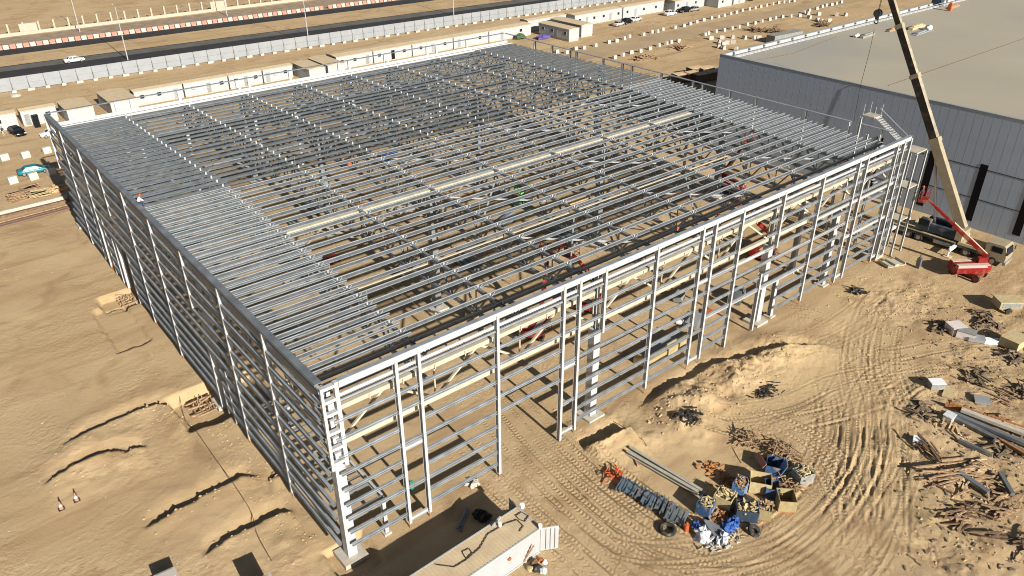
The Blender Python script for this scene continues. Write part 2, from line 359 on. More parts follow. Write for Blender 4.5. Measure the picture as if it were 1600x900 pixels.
def sand_material():
    m = bpy.data.materials.new('sand'); m.use_nodes = True; t = m.node_tree; N = t.nodes; L = t.links; b = N['Principled BSDF']
    b.inputs['Roughness'].default_value = .95; b.inputs['Specular IOR Level'].default_value = .1
    tc = N.new('ShaderNodeTexCoord')
    def noise(s, d=6, vec=None, dist=0.):
        n = N.new('ShaderNodeTexNoise'); n.inputs['Scale'].default_value = s; n.inputs['Detail'].default_value = d; n.inputs['Distortion'].default_value = dist
        L.new(vec or tc.outputs['Object'], n.inputs['Vector']); return n.outputs[0]
    def ramp(i, p0, p1, c0=(0, 0, 0, 1), c1=(1, 1, 1, 1)):
        r = N.new('ShaderNodeValToRGB'); r.color_ramp.elements[0].position = p0; r.color_ramp.elements[1].position = p1
        r.color_ramp.elements[0].color = c0; r.color_ramp.elements[1].color = c1; L.new(i, r.inputs[0]); return r.outputs[0]
    def mix(f, c1, c2):
        x = N.new('ShaderNodeMix'); x.data_type = 'RGBA'
        if isinstance(f, float): x.inputs[0].default_value = f
        else: L.new(f, x.inputs[0])
        for i, c in ((6, c1), (7, c2)):
            if isinstance(c, tuple): x.inputs[i].default_value = c
            else: L.new(c, x.inputs[i])
        return x.outputs[2]
    base = ramp(noise(.10, 8), .35, .68, (.41, .295, .165, 1), (.48, .355, .215, 1))
    c = mix(ramp(noise(.055, 9, dist=.6), .50, .66), base, (.485, .36, .205, 1))
    c = mix(ramp(noise(.16, 9, dist=1.2), .55, .72), c, (.315, .21, .12, 1))
    mp = N.new('ShaderNodeMapping'); mp.inputs['Scale'].default_value = (.05, .45, 1); mp.inputs['Rotation'].default_value = (0, 0, R(-8)); L.new(tc.outputs['Object'], mp.inputs[0])
    streak = noise(1., 7, mp.outputs[0], .8); c = mix(ramp(streak, .52, .72), c, (.335, .225, .125, 1))
    gr = noise(6., 8); c = mix(ramp(gr, .60, .78, (0, 0, 0, 1), (.55,)*3+(1,)), c, (.22, .145, .08, 1))
    g2 = noise(22., 4); c = mix(ramp(g2, .42, .62, (.35,)*3+(1,), (0, 0, 0, 1)), c, (.27, .185, .10, 1))
    peb = N.new('ShaderNodeTexVoronoi'); peb.inputs['Scale'].default_value = 1.6; L.new(tc.outputs['Object'], peb.inputs['Vector'])
    c = mix(ramp(peb.outputs['Distance'], .035, .06, (.5,)*3+(1,), (0, 0, 0, 1)), c, (.6, .55, .47, 1))
    am = N.new('ShaderNodeAttribute'); am.attribute_name = 'tread_mask'; au = N.new('ShaderNodeAttribute'); au.attribute_name = 'tread_u'
    mm = N.new('ShaderNodeMath'); mm.operation = 'MULTIPLY'; mm.inputs[1].default_value = .35; L.new(am.outputs['Fac'], mm.inputs[0])
    c = mix(mm.outputs[0], c, (.35, .25, .145, 1))
    L.new(c, b.inputs['Base Color'])
    s = N.new('ShaderNodeMath'); s.operation = 'MULTIPLY'; s.inputs[1].default_value = 2*math.pi/.38; L.new(au.outputs['Fac'], s.inputs[0])
    sn = N.new('ShaderNodeMath'); sn.operation = 'SINE'; L.new(s.outputs[0], sn.inputs[0])
    tr = N.new('ShaderNodeMath'); tr.operation = 'MULTIPLY'; L.new(sn.outputs[0], tr.inputs[0]); L.new(am.outputs['Fac'], tr.inputs[1])
    t2 = N.new('ShaderNodeMath'); t2.operation = 'MULTIPLY'; t2.inputs[1].default_value = .03; L.new(tr.outputs[0], t2.inputs[0])
    f1 = noise(2.2, 8, dist=.4); f2 = noise(14., 5)
    mk = ramp(noise(.12, 4, dist=.5), .42, .62, (.25,)*3+(1,), (1, 1, 1, 1)); fm_ = N.new('ShaderNodeMath'); fm_.operation = 'MULTIPLY'; L.new(f1, fm_.inputs[0]); L.new(mk, fm_.inputs[1])
    a1 = N.new('ShaderNodeMath'); a1.operation = 'MULTIPLY_ADD'; a1.inputs[1].default_value = .13; L.new(fm_.outputs[0], a1.inputs[0]); L.new(t2.outputs[0], a1.inputs[2])
    a2 = N.new('ShaderNodeMath'); a2.operation = 'MULTIPLY_ADD'; a2.inputs[1].default_value = .06; L.new(f2, a2.inputs[0]); L.new(a1.outputs[0], a2.inputs[2])
    bp = N.new('ShaderNodeBump'); bp.inputs['Distance'].default_value = 1.; bp.inputs['Strength'].default_value = .8
    L.new(a2.outputs[0], bp.inputs['Height']); L.new(bp.outputs[0], b.inputs['Normal'])
    return m
sand = sand_material(); me.materials.append(sand)
gob = bpy.data.objects.new('ground', me); COL.objects.link(gob); gob['kind'] = 'structure'

# roads: flat sheets
def sheet(name, pts, z, m, th=None):
    mb = MB(); mb.add([(x, y, z) for x, y in pts], [tuple(range(len(pts)))]); return struct(name, mb, m)
def band(name, y0a, y1a, y0b, y1b, z, m, xa=-300, xb=700):   # y values given at x=10 and x=180
    f = lambda ya, yb, x: ya+(yb-ya)*(x-10)/170
    return sheet(name, [(xa, f(y0a, y0b, xa)), (xb, f(y0a, y0b, xb)), (xb, f(y1a, y1b, xb)), (xa, f(y1a, y1b, xa))], z, m)
band('asphalt_road', 178.5, 191.5, 168, 181, .02, asph)
band('asphalt_road', 185.5, 190.8, 175, 180.3, .03, asph2)
band('asphalt_road', 204.5, 212.2, 198.5, 206.2, .02, asph)
band('gravel_verge', 212.2, 229, 206.2, 226, .012, verge)
sheet('access_road', [(70, 103), (110, 102.6), (300, 102.6), (700, 102), (700, 112), (300, 112), (110, 112), (90, 122), (60, 118)], .015, track)

# ---------------------------------------------------------------- steel building frame
W, D = 78.75, 78.5
def roofz(y): return 15.0+1.05*(1-abs(y-D/2)/(D/2))
F = thing('steel_frame_building', 'large unclad galvanised and white steel frame of a hall standing on the sand', 'building frame')
# columns on footings
box_cols = []
for i, x in enumerate((.5, 26.3, 52.6, 78.3)):
    for j, y in enumerate((.6, 26.2, 52.4, 77.9)):
        top = 9.9 if (j in (0, 3) or i in (0, 3)) else 14.2
        if i in (0, 3) and j in (0, 3): top = 9.2
        z0 = -.95 if (i == 0 and j in (1, 2)) else (-.55 if (i, j) == (0, 0) else -.05)
        c = MB().beam((x, y, z0+.35), (x, y, top), .78, .78, (1, 0, 0))
        part('column', c, wsteel if (i == 0 or j == 0) else mat('shade_toned_primed_steel', (.17, .175, .18), .6, 0, .15, 1.5), F)  # inner and rear columns: darker copy of the white, indoor shade painted in
        p = MB().box((x, y, z0+.15), (2.0, 2.0, .42)); part('concrete_footing', p, conc, F)
        if top < 14: 
            st = MB().ibeam((x, y, top), (x, y, 15.4), .30, .4, (1, 0, 0), .03, .03)
            part('column_head', st, wsteel, F)
for (x, y, top) in ((54.9, .3, 5.2), (66.2, .6, 9.9), (66.5, 5, 9.9), (3.6, .4, 3.9), (3.6, 9, 3.9), (3.6, 17.4, 3.9)):
    s = .6 if top > 6 else (.45 if top > 4 else .3)
    part('column', MB().ibeam((x, y, .1), (x, y, top), s, s, (1, 0, 0), .04, .04), wsteel, F)
    part('concrete_footing', MB().box((x, y, 0.02), (s*2.2, s*2.2, .3)), conc, F)
# low canopy frame inside the near corner
lc = MB().ibeam((3.6, .4, 3.9), (3.6, 17.4, 3.9), .2, .35)
part('canopy_beam', lc, wsteel, F)
lj = MB()
for k in range(14): lj.beam((.9, 1.2+k*1.2, 3.85), (3.5, 1.2+k*1.2, 3.85), .1, .2)
lj.beam((.5, .4, 3.9), (3.6, .4, 3.9), .15, .3)
part('canopy_joists', lj, galvd, F)
# corner brackets of the near column
cb = MB()
for z in (16.2, 15.1, 14.0, 12.4, 11.0, 9.7):
    cb.bx(-.32, .92, -.30, .05, z-.12, z+.12); cb.bx(-.32, -.10, -.30, 1.1, z-.1, z+.1)
for z in (14.6, 13.2, 11.7, 10.3): cb.bx(.1, .55, -.22, 0, z-.25, z+.25)
cb.bx(.70, 1.0, -.32, .02, 9.2, 16.45); cb.bx(-.33, -.12, -.32, -.12, 9.2, 16.35)
part('corner_bracket', cb, wsteel, F)
# posts
def post(x, y, z0, z1, face):       # face 'x': on a wall running along X ; 'y': along Y
    mb = MB(); side = (1, 0, 0) if face == 'x' else (0, 1, 0)
    mb.ibeam((x, y, z0), (x, y, z1), .24, .38, side, .03, .03); return mb
FP = [(5.4, .5), (7.3, .5), (14.5, .3), (21.5, .2), (23.3, .5), (26.3, 9.9), (32.9, .6), (39.3, .6), (41.2, .5), (45.5, .1), (52.5, 9.9), (59.8, .5), (67.1, .4), (68.9, .4), (75.7, .4), (77.3, .4), (78.9, .4)]
for x, z0 in FP: part('post', post(x, -.28, z0, 16.3, 'x'), wsteel, F)
part('post', post(50.5, -.28, .2, 7.4, 'x'), wsteel, F)
LP = [(8.75, .4), (17.5, .4), (26.2, 10.4), (35, .4), (43.7, .4), (52.4, 10.6), (61.1, .4), (69.8, .4), (78.3, 8.8)]
for y, z0 in LP: part('post', post(-.28, y, z0, 16.3, 'y'), wsteel, F)
for y, z0, z1 in ((24.2, .1, 6.3), (20.6, .3, 6.3), (22.3, .5, 4.2), (56, .2, 7), (54.2, .2, 6.8), (59, .2, 8.4), (63.8, .4, 8.4), (49.5, .2, 7)): part('post', post(-.2, y, z0, z1, 'y'), wsteel, F)
for y in (69.7, 65, 60.3, 58.7, 52.2, 47.8, 45.7, 39.5, 33.2, 31.4, 26.5, 22, 14.1, 7.8, 3.5): part('post', post(W+.1, y, .4, 16.3, 'y'), wsteel, F)
for x in (8.75, 10.8, 17.5, 26.3, 28.2, 35, 43.7, 45.6, 52.5, 61.2, 63.2, 70): part('post', MB().bx(x-.22, x+.22, D-.04, D+.2, .4, 16.355), wsteel, F)
# temporary props under the posts
pr = MB()
for x in (5.4, 7.3, 14.5, 21.5, 23.3, 32.9, 39.3, 41.2, 45.5, 59.8, 67.1, 75.7, 77.3): pr.tube((x-.05, -.35, -.1), (x, -.33, .6), .05, 6)
for y in (8.75, 17.5, 35, 43.7, 61): pr.tube((-.35, y, -.1), (-.33, y, .5), .06, 6)
part('packing_props', pr, rust, F)
# girts
LV = [1.5, 2.8, 4.15, 5.55, 7.0, 8.55, 10.1, 11.7, 13.3]
items = []
def girt(p0, p1, out, k=1.):              # channel, open outwards; out = outward unit vector
    mb = MB(); o = Vector(out); p0 = Vector(p0); p1 = Vector(p1)
    mb.beam(p0, p1, .02, .2*k, o); mb.beam(p0+o*.07*k+Vector((0, 0, .10*k)), p1+o*.07*k+Vector((0, 0, .10*k)), .16*k, .014, o)
    mb.beam(p0+o*.07*k-Vector((0, 0, .10*k)), p1+o*.07*k-Vector((0, 0, .10*k)), .16*k, .014, o)
    mb.beam(p0+o*.145*k-Vector((0, 0, .065*k)), p1+o*.145*k-Vector((0, 0, .065*k)), .012, .05, o); return mb
xs = [.2]+[p[0] for p in FP if p[0] not in (54.2,)]
for a, b in zip(xs, xs[1:]):
    pair = (b-a) < 2.1
    for z in LV:
        if (a == 14.5) and z < 6: continue                      # gate
        if 45 < a < 52 and z < 5.4: a = 50.5
        if 26 < a < 27 and z < 9.9: pass
        if pair and a != 77.3 and z not in (4.15, 8.55, 11.7, 13.3): continue
        if a == 26.3 and z < 9.9: a0, b0 = 23.3, b
        elif a == 23.3 and z < 9.9: continue
        elif a == 52.5 and z < 9.9: a0, b0 = (45.5 if z > 5.4 else 54.3), b
        elif b == 52.5 and z < 9.9: continue
        else: a0, b0 = a, b
        items.append((100-a*.5, girt((a0+.13, -.22, z), (b0-.13, -.22, z), (0, -1, 0), 1.2)))
many('girt', items, galv, F)
items = []
ys = [.2]+[p[0] for p in LP]
for a, b in zip(ys, ys[1:]):
    for k, z in enumerate(LV+[14.7]):
        a0, b0 = a, b
        if a == 17.5 and z < 10.2: b0 = 35.0
        if a == 26.2 and z < 10.2: continue
        if a == 43.7 and z < 10.2: b0 = 61.1
        if a == 52.4 and z < 10.2: continue
        if z < 7 and a0 == 43.7: items += [(50, girt((-.22, 43.8, z), (-.22, 49.4, z), (-1, 0, 0), 1.5)), (49, girt((-.22, 56.1, z), (-.22, 58.9, z), (-1, 0, 0), 1.5))]; continue
        if z < 6.5 and a0 == 17.5: items += [(70, girt((-.22, 17.6, z), (-.22, 22.2, z), (-1, 0, 0), 1.5)), (69, girt((-.22, 24.3, z), (-.22, 34.9, z), (-1, 0, 0), 1.5))]; continue
        if b == 78.3: b0 = 77.2+random.uniform(-.5, .9)
        items.append((100-a*.5, girt((-.22, a0+.13, z), (-.22, b0-.13, z), (-1, 0, 0), 1.5)))
items += [(0, girt((W+.2, .3, z), (W+.2, D, z), (1, 0, 0))) for z in (1.5, 4.15, 7, 10.1)]
items += [(0, girt((.3, D+.2, z), (W, D+.2, z), (0, 1, 0))) for z in (4.15, 7, 10.1, 13.2)]
many('side_girt', items, galv, F)
# white cross pieces between paired posts and door headers
hd = []
for a, b, z in ((5.4, 7.3, .75), (21.5, 23.3, .8), (39.3, 41.2, .8), (75.7, 77.3, .8), (5.4, 7.3, 8.0), (21.5, 23.3, 8.0), (67.1, 68.9, .9), (41.2, 59.6, 5.35), (32.9, 52.4, 10.0), (52.6, 67, 8.45), (59.9, 78, 10.9), (67, 78, 6.3), (14.5, 21.5, 6.0)):
    if b-a > 2.1 and z == 10.0: a = 39.3
    if z == 6.0: continue
    hd.append(MB().ibeam((a+.13, -.24, z), (b-.13, -.24, z), .2, .3))
for mb in hd: part('header', mb, wsteel, F)
# top channel, eaves rails
part('parapet_channel', MB().bx(1.0, 78.7, -.42, -.36, 16.02, 16.50).bx(1.0, 78.7, -.42, -.02, 16.5, 16.53), wsteel, F)
tc_ = MB().bx(1.02, 79.0, -.40, .0, 16.534, 16.56); part('parapet_cap', tc_, galv, F)
part('parapet_channel', MB().bx(-.42, -.38, .3, 77.7, 16.28, 16.50), galvd, F)
part('parapet_cap', MB().bx(-.42, .12, .2, 78, 16.502, 16.55), galvd, F)
br = MB()
for k in range(100):
    y = .8+k*.78
    br.bx(.0, .26, y, y+.14, 15.2, 15.34)
part('cap_brackets', br, wsteel, F, stuff=True)
part('eaves_rail', MB().bx(-.20, -.12, .6, 77.5, 15.25, 15.75).bx(.3, .38, .6, 77.5, 14.9, 15.4), mat('blue_grey_steel', (.10, .14, .22), .4, .3, .1, 1), F)
part('eaves_rail', MB().bx(1.0, 78.6, -.12, .0, 15.05, 15.3).bx(1.0, 78.6, -.02, .10, 14.55, 14.8), wsteel, F)
part('eaves_rail', MB().bx(1.0, 78.6, -.32, -.2, 14.80, 14.93), galv, F)
part('parapet_rail', MB().bx(W-.06, W+.3, 2, 6.2, 16.4, 16.48).bx(W-.06, W+.3, 7.6, 78.2, 16.38, 16.46), galv, F)
part('parapet_rail', MB().bx(0, W, D-.05, D+.28, 16.36, 16.46), galvd, F)
part('gutter', MB().bx(.3, 78.4, 77.1, 77.18, 14.9, 15.35).bx(.3, 78.4, 75.7, 77.1, 14.86, 14.9).bx(.3, 78.4, 75.62, 75.7, 14.9, 15.2), wsteel, F)
dcream = mat('shade_toned_cream_steel', (.20, .185, .15), .6, 0, .15, 1)  # cream at half brightness, indoor shade put into the colour
# trusses
def truss(p0, p1, dep, n, ch=.28, web=.14, zt=None, par=0):
    mb = MB(); p0 = Vector(p0); p1 = Vector(p1); zt = zt or (lambda p: p.z)
    P = [p0.lerp(p1, i/n) for i in range(n+1)]; T = [Vector((p.x, p.y, zt(p))) for p in P]; B = [Vector((p.x, p.y, p0.z-dep)) for p in P]
    for a, b in zip(T, T[1:]): mb.beam(a, b, ch, ch*1.15)
    mb.beam(B[0], B[-1], ch, ch*1.15)
    for i in range(n+1):
        if i % 2 == par and i+1 <= n: mb.beam(T[i], B[i+1], web, web)
        if i % 2 != par and i+1 <= n: mb.beam(B[i], T[i+1], web, web)
        if i % 2 != par: mb.beam(B[i], T[i], web*.6, web*.6)
    return mb
for yy, z in ((.75, 13.55), (26.2, 14.6), (52.4, 14.6), (77.7, 13.9)):
    for x0, x1 in ((.8, 26.1), (26.5, 52.4), (52.8, 78.1)):
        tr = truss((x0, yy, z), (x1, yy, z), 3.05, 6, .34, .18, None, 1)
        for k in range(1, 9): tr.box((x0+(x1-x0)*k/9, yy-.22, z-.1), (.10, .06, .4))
        part('main_truss', tr, cream if yy < 10 else (galvd if yy > 40 else dcream), F)  # same trusses in darker tones further inside, shade painted in
for k in range(1, 9):
    x = 8.75*k
    for y0, y1 in ((1.0, 26.0), (26.4, 52.2), (52.6, 77.5)):
        part('roof_truss', truss((x, y0, 14.2), (x, y1, 14.2), 1.9, 14, .26, .15, lambda p: roofz(p.y)-.47), galvd, F)
for (x0, x1, y) in ((8.9, 70, 13.1),):
    tb = MB()
    for q in range(int((x1-x0)/8.75)): tb.beam((x0+q*8.75+.5, y, 14.4), (x0+q*8.75+8.2, y, 14.4), .16, .22)
    part('tie_beam', tb, cream, F)
part('tie_beam', MB().beam((9.5, 26.2, 15.05), (69.8, 26.2, 15.05), .55, .24), cream, F)
for (x0, x1) in ((26.3, 35), (43.7, 52.5), (61.2, 70)):
    for y in (4, 17, 33, 46, 60):
        part('wind_brace', MB().beam((x0, y, 14.4), (x1, y+8.7, 14.4), .13, .13).beam((x0, y+8.7, 14.4), (x1, y, 14.4), .13, .13), wsteel, F)
# gable trusses along the left wall
for y0, y1 in ((1.0, 26), (26.4, 52.2), (52.6, 77.5)): part('main_truss', truss((.7, y0, 13.6), (.7, y1, 13.6), 3.0, 12, .3, .16), cream, F)
# purlins: one run per line; end bays carry a second line between
def purlin(x0, x1, y, s, d=.38):
    z = roofz(y); mb = MB()
    mb.bx(x0, x1, y-.010, y+.010, z-d, z); mb.mark(1 if s > 0 else 0); mb.bx(x0, x1, y-.095, y-.0101, z-.006, z+.012); mb.bx(x0, x1, y-.098, y-.088, z-.03, z-.0061)  # front flanges take the painted lit tone, back half keeps the shade tone
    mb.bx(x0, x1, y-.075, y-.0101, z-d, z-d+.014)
    return mb
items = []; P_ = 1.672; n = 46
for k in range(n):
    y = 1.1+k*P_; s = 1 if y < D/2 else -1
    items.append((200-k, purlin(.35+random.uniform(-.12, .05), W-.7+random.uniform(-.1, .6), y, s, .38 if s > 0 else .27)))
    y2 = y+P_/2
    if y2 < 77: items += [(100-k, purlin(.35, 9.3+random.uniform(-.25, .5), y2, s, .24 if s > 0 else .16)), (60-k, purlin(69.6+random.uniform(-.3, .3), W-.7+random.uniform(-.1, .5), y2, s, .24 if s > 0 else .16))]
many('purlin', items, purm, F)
cl = MB(); rod = MB()
for k in range(n):
    y = 1.1+k*P_; z = roofz(y)
    for i in range(1, 9):
        x = 8.75*i; b = y > D/2
        cl.box((x, y-.06, z-.14), (.12, .04, .26)) if not b else cl.box((x, y-.07, z-.03), (.15, .06, .33))
        if not b and i < 8:
            cl.beam((x+.1, y-.1, z-.42), (x+.45, y-.1, z-.1), .035, .035); cl.beam((x-.1, y-.1, z-.42), (x-.4, y-.1, z-.1), .035, .035)
    if k < n-1:
        for i in range(9):
            for q in (2.9, 5.9):
                rod.tube((8.75*i+q, y, z-.08), (8.75*i+q+.12, y+P_, roofz(y+P_)-.18), .014, 4, cap=False)
part('purlin_cleats', cl, wsteel, F, stuff=True); part('sag_rods', rod, galv, F, stuff=True)
rd = MB()
for k in range(22):
    y = 1+random.random()*76; x = random.choice([8.75*i for i in range(9)])+random.uniform(-.2, .2); rd.tube((x, y, roofz(y)), (x+.05, y, roofz(y)+1.1), .02, 5)
part('safety_stanchions', rd, galv, F, stuff=True)

# ---------------------------------------------------------------- neighbouring grey hall
gm = bpy.data.materials.new('grey_wall_panels'); gm.use_nodes = True
t = gm.node_tree; N = t.nodes; L = t.links; b = N['Principled BSDF']; b.inputs['Roughness'].default_value = .55
tcn = N.new('ShaderNodeTexCoord'); nz = N.new('ShaderNodeTexNoise'); nz.inputs['Scale'].default_value = .5; L.new(tcn.outputs['Object'], nz.inputs[0])
br_ = N.new('ShaderNodeTexBrick'); br_.offset = 0; br_.inputs['Scale'].default_value = 1; br_.inputs['Brick Width'].default_value = 1.15; br_.inputs['Row Height'].default_value = 40
br_.inputs['Mortar Size'].default_value = .0; br_.inputs['Color1'].default_value = (.335, .40, .50, 1); br_.inputs['Color2'].default_value = (.355, .42, .52, 1)
mp = N.new('ShaderNodeMapping'); mp.inputs['Rotation'].default_value = (R(90), 0, R(90)); L.new(tcn.outputs['Object'], mp.inputs[0]); L.new(mp.outputs[0], br_.inputs['Vector'])
L.new(br_.outputs[0], b.inputs['Base Color'])
GH = thing('grey_clad_hall', 'finished hall with grey metal wall panels and flat beige roof beside the steel frame', 'building', (97, 0, 0))
FT = 16.15; y0, y1, XB = -70, 42.2, 170
wallmb = MB().bx(0, .25, y0, y1, 0, FT).bx(.25, XB, y1-.25, y1, 0, FT-.0).bx(XB-.25, XB, y0, y1-.25, 0, FT-2)
part('wall', wallmb, gm, GH)
jm = MB()
y = y1-1.15; k = 0
while y > y0: jm.bx(-.006, 0, y-.009, y+.009, .2 if k % 3 else .1, FT-.1); y -= 1.15; k += 1
part('panel_joints', jm, mat('joint_metal', (.38, .43, .50), .5, .2, .05, 1), GH)
hj = MB().bx(-.03, 0, y0, 8, 8.6, 8.68).bx(-.03, 0, y0, 8, 4.3, 4.38)
part('panel_joints', hj, blackp, GH)
for yc in (3.7, -3.25, -9.6, -16, -22.5): part('window', MB().bx(-.035, -.005, yc-.5, yc+.5, 1.0, 9.3), blackp, GH)
part('window', MB().bx(-.035, -.005, 11.2, 12.2, 1, 9.3), blackp, GH)
part('roof', MB().bx(.25, XB-.25, y0, y1-.25, FT-1.6, FT-.55), gbroof, GH)
part('parapet_lining', MB().bx(.25, XB-.3, y1-.40, y1-.26, FT-.55, FT-.06), wsteel, GH)
part('parapet_capping', MB().bx(-.06, .4, y0, y1+.05, FT, FT+.06).bx(.4, XB, y1-.45, y1+.06, FT, FT+.06), mat('grey_capping', (.3, .32, .34), .5, .2), GH)
pf = MB()
for k in range(38):
    x = 3+k*4.4; pf.bx(x, x+.25, y1-.75, y1-.42, FT-.55, FT-.02)
part('parapet_posts', pf, galvd, GH)
gr = MB()
for zz in (FT-.1, FT+.35): gr.bx(.5, 90, y1-2.6, y1-2.54, zz, zz+.06)
for k in range(40): gr.bx(.6+k*2.2, .66+k*2.2, y1-2.6, y1-2.54, FT-.55, FT+.38)
gr.bx(.5, 90, y1-1.9, y1-1.5, FT-.55, FT-.25)
part('guard_rail', gr, wsteel, GH)
sm = MB()
sm.path([(4.8, 14.5, FT-.5), (60, 14.7, FT-.5)], .05, 4); sm.path([(2, 37, FT-.5), (12, 35.6, FT-.5), (22, 37, FT-.5), (30, 38, FT-.5)], .05, 4)
part('roof_cable', sm, woodd, GH)

# ---------------------------------------------------------------- people
def person(loc, rz, pose, shirt, trousers, label, helmet=None, vest=None):
    root = thing('person', label, 'person', loc, rz)
    if pose == 'stand': J = {'hip': (0, 0, .95), 'lk': (.02, .12, .5), 'rk': (.08, -.12, .5), 'lf': (0, .13, .06), 'rf': (.05, -.13, .06), 'lt': (.2, .14, .04), 'rt': (.25, -.14, .04), 'ch': (.02, 0, 1.3), 'nk': (.03, 0, 1.5), 'hd': (.06, 0, 1.66), 'ls': (.02, .2, 1.42), 'rs': (.02, -.2, 1.42), 'le': (.1, .27, 1.13), 're': (.1, -.27, 1.13), 'lh': (.3, .2, .98), 'rh': (.3, -.2, .98)}
    else: J = {'hip': (0, 0, .42), 'lk': (.42, .14, .5), 'rk': (.42, -.14, .5), 'lf': (.38, .14, .07), 'rf': (.42, -.14, .07), 'lt': (.58, .15, .05), 'rt': (.6, -.15, .05), 'ch': (.14, 0, .78), 'nk': (.24, 0, .97), 'hd': (.32, 0, 1.12), 'ls': (.2, .2, .9), 'rs': (.2, -.2, .9), 'le': (.35, .26, .65), 're': (.35, -.26, .65), 'lh': (.55, .12, .55), 'rh': (.55, -.12, .55)}
    E = [('hip', 'ch'), ('ch', 'nk'), ('nk', 'hd'), ('hip', 'lk'), ('lk', 'lf'), ('lf', 'lt'), ('hip', 'rk'), ('rk', 'rf'), ('rf', 'rt'), ('ch', 'ls'), ('ls', 'le'), ('le', 'lh'), ('ch', 'rs'), ('rs', 're'), ('re', 'rh')]
    rad = {'hip': .15, 'ch': .15, 'nk': .065, 'hd': .11, 'lk': .075, 'rk': .075, 'lf': .055, 'rf': .055, 'lt': .045, 'rt': .045, 'ls': .075, 'rs': .075, 'le': .055, 're': .055, 'lh': .04, 'rh': .04}
    ks = list(J); me = bpy.data.meshes.new('body'); me.from_pydata([J[k] for k in ks], [(ks.index(a), ks.index(b)) for a, b in E], [])
    o = bpy.data.objects.new('body', me); COL.objects.link(o); o.parent = root
    sk = o.modifiers.new('skin', 'SKIN'); sk.use_smooth_shade = True
    if not me.skin_vertices: me.skin_vertices.new()
    for i, k in enumerate(ks): me.skin_vertices[0].data[i].radius = (rad[k], rad[k])
    me.skin_vertices[0].data[0].use_root = True
    o.modifiers.new('sub', 'SUBSURF').levels = 1
    m = bpy.data.materials.new('worker_clothing'); m.use_nodes = True; t = m.node_tree; N = t.nodes; L = t.links
    tc = N.new('ShaderNodeTexCoord'); sx = N.new('ShaderNodeSeparateXYZ'); L.new(tc.outputs['Object'], sx.inputs[0])
    r = N.new('ShaderNodeValToRGB'); r.color_ramp.interpolation = 'CONSTANT'; L.new(sx.outputs[2], r.inputs[0])
    zt, zn = (.97, 1.5) if pose == 'stand' else (.58, .97)
    mth = N.new('ShaderNodeMath'); mth.operation = 'DIVIDE'; mth.inputs[1].default_value = 2; L.new(sx.outputs[2], mth.inputs[0]); L.new(mth.outputs[0], r.inputs[0])
    el = r.color_ramp.elements; el[0].color = trousers+(1,); el[1].position = zt/2; el[1].color = shirt+(1,); e = el.new(zn/2); e.color = (.3, .17, .1, 1)
    L.new(r.outputs[0], N['Principled BSDF'].inputs['Base Color']); N['Principled BSDF'].inputs['Roughness'].default_value = .85
    me.materials.append(m)
    h = Vector(J['hd'])
    if helmet:
        hm = MB().blob(h+Vector((0, 0, .07)), (.15, .135, .12), 1, 0, 10); hm.tube(h+Vector((.03, 0, .04)), h+Vector((.03, 0, .055)), .18, 10); part('helmet', hm, helmet, root, smooth=False)
    else: part('hair', MB().blob(h+Vector((-.01, 0, .05)), (.125, .115, .10), 1, .05, 10), black, root)
    if vest:
        c = Vector(J['ch']); nk = Vector(J['nk']); hp = Vector(J['hip'])
        def ring(p, a, b_): return [(p.x+a*math.cos(q*math.pi/4), p.y+b_*math.sin(q*math.pi/4), p.z) for q in range(8)]
        part('vest', MB().loft([ring(hp+Vector((0, 0, .05)), .19, .2), ring(c, .19, .22), ring(nk-Vector((0, 0, .06)), .13, .17)]), vest, root)
    return root

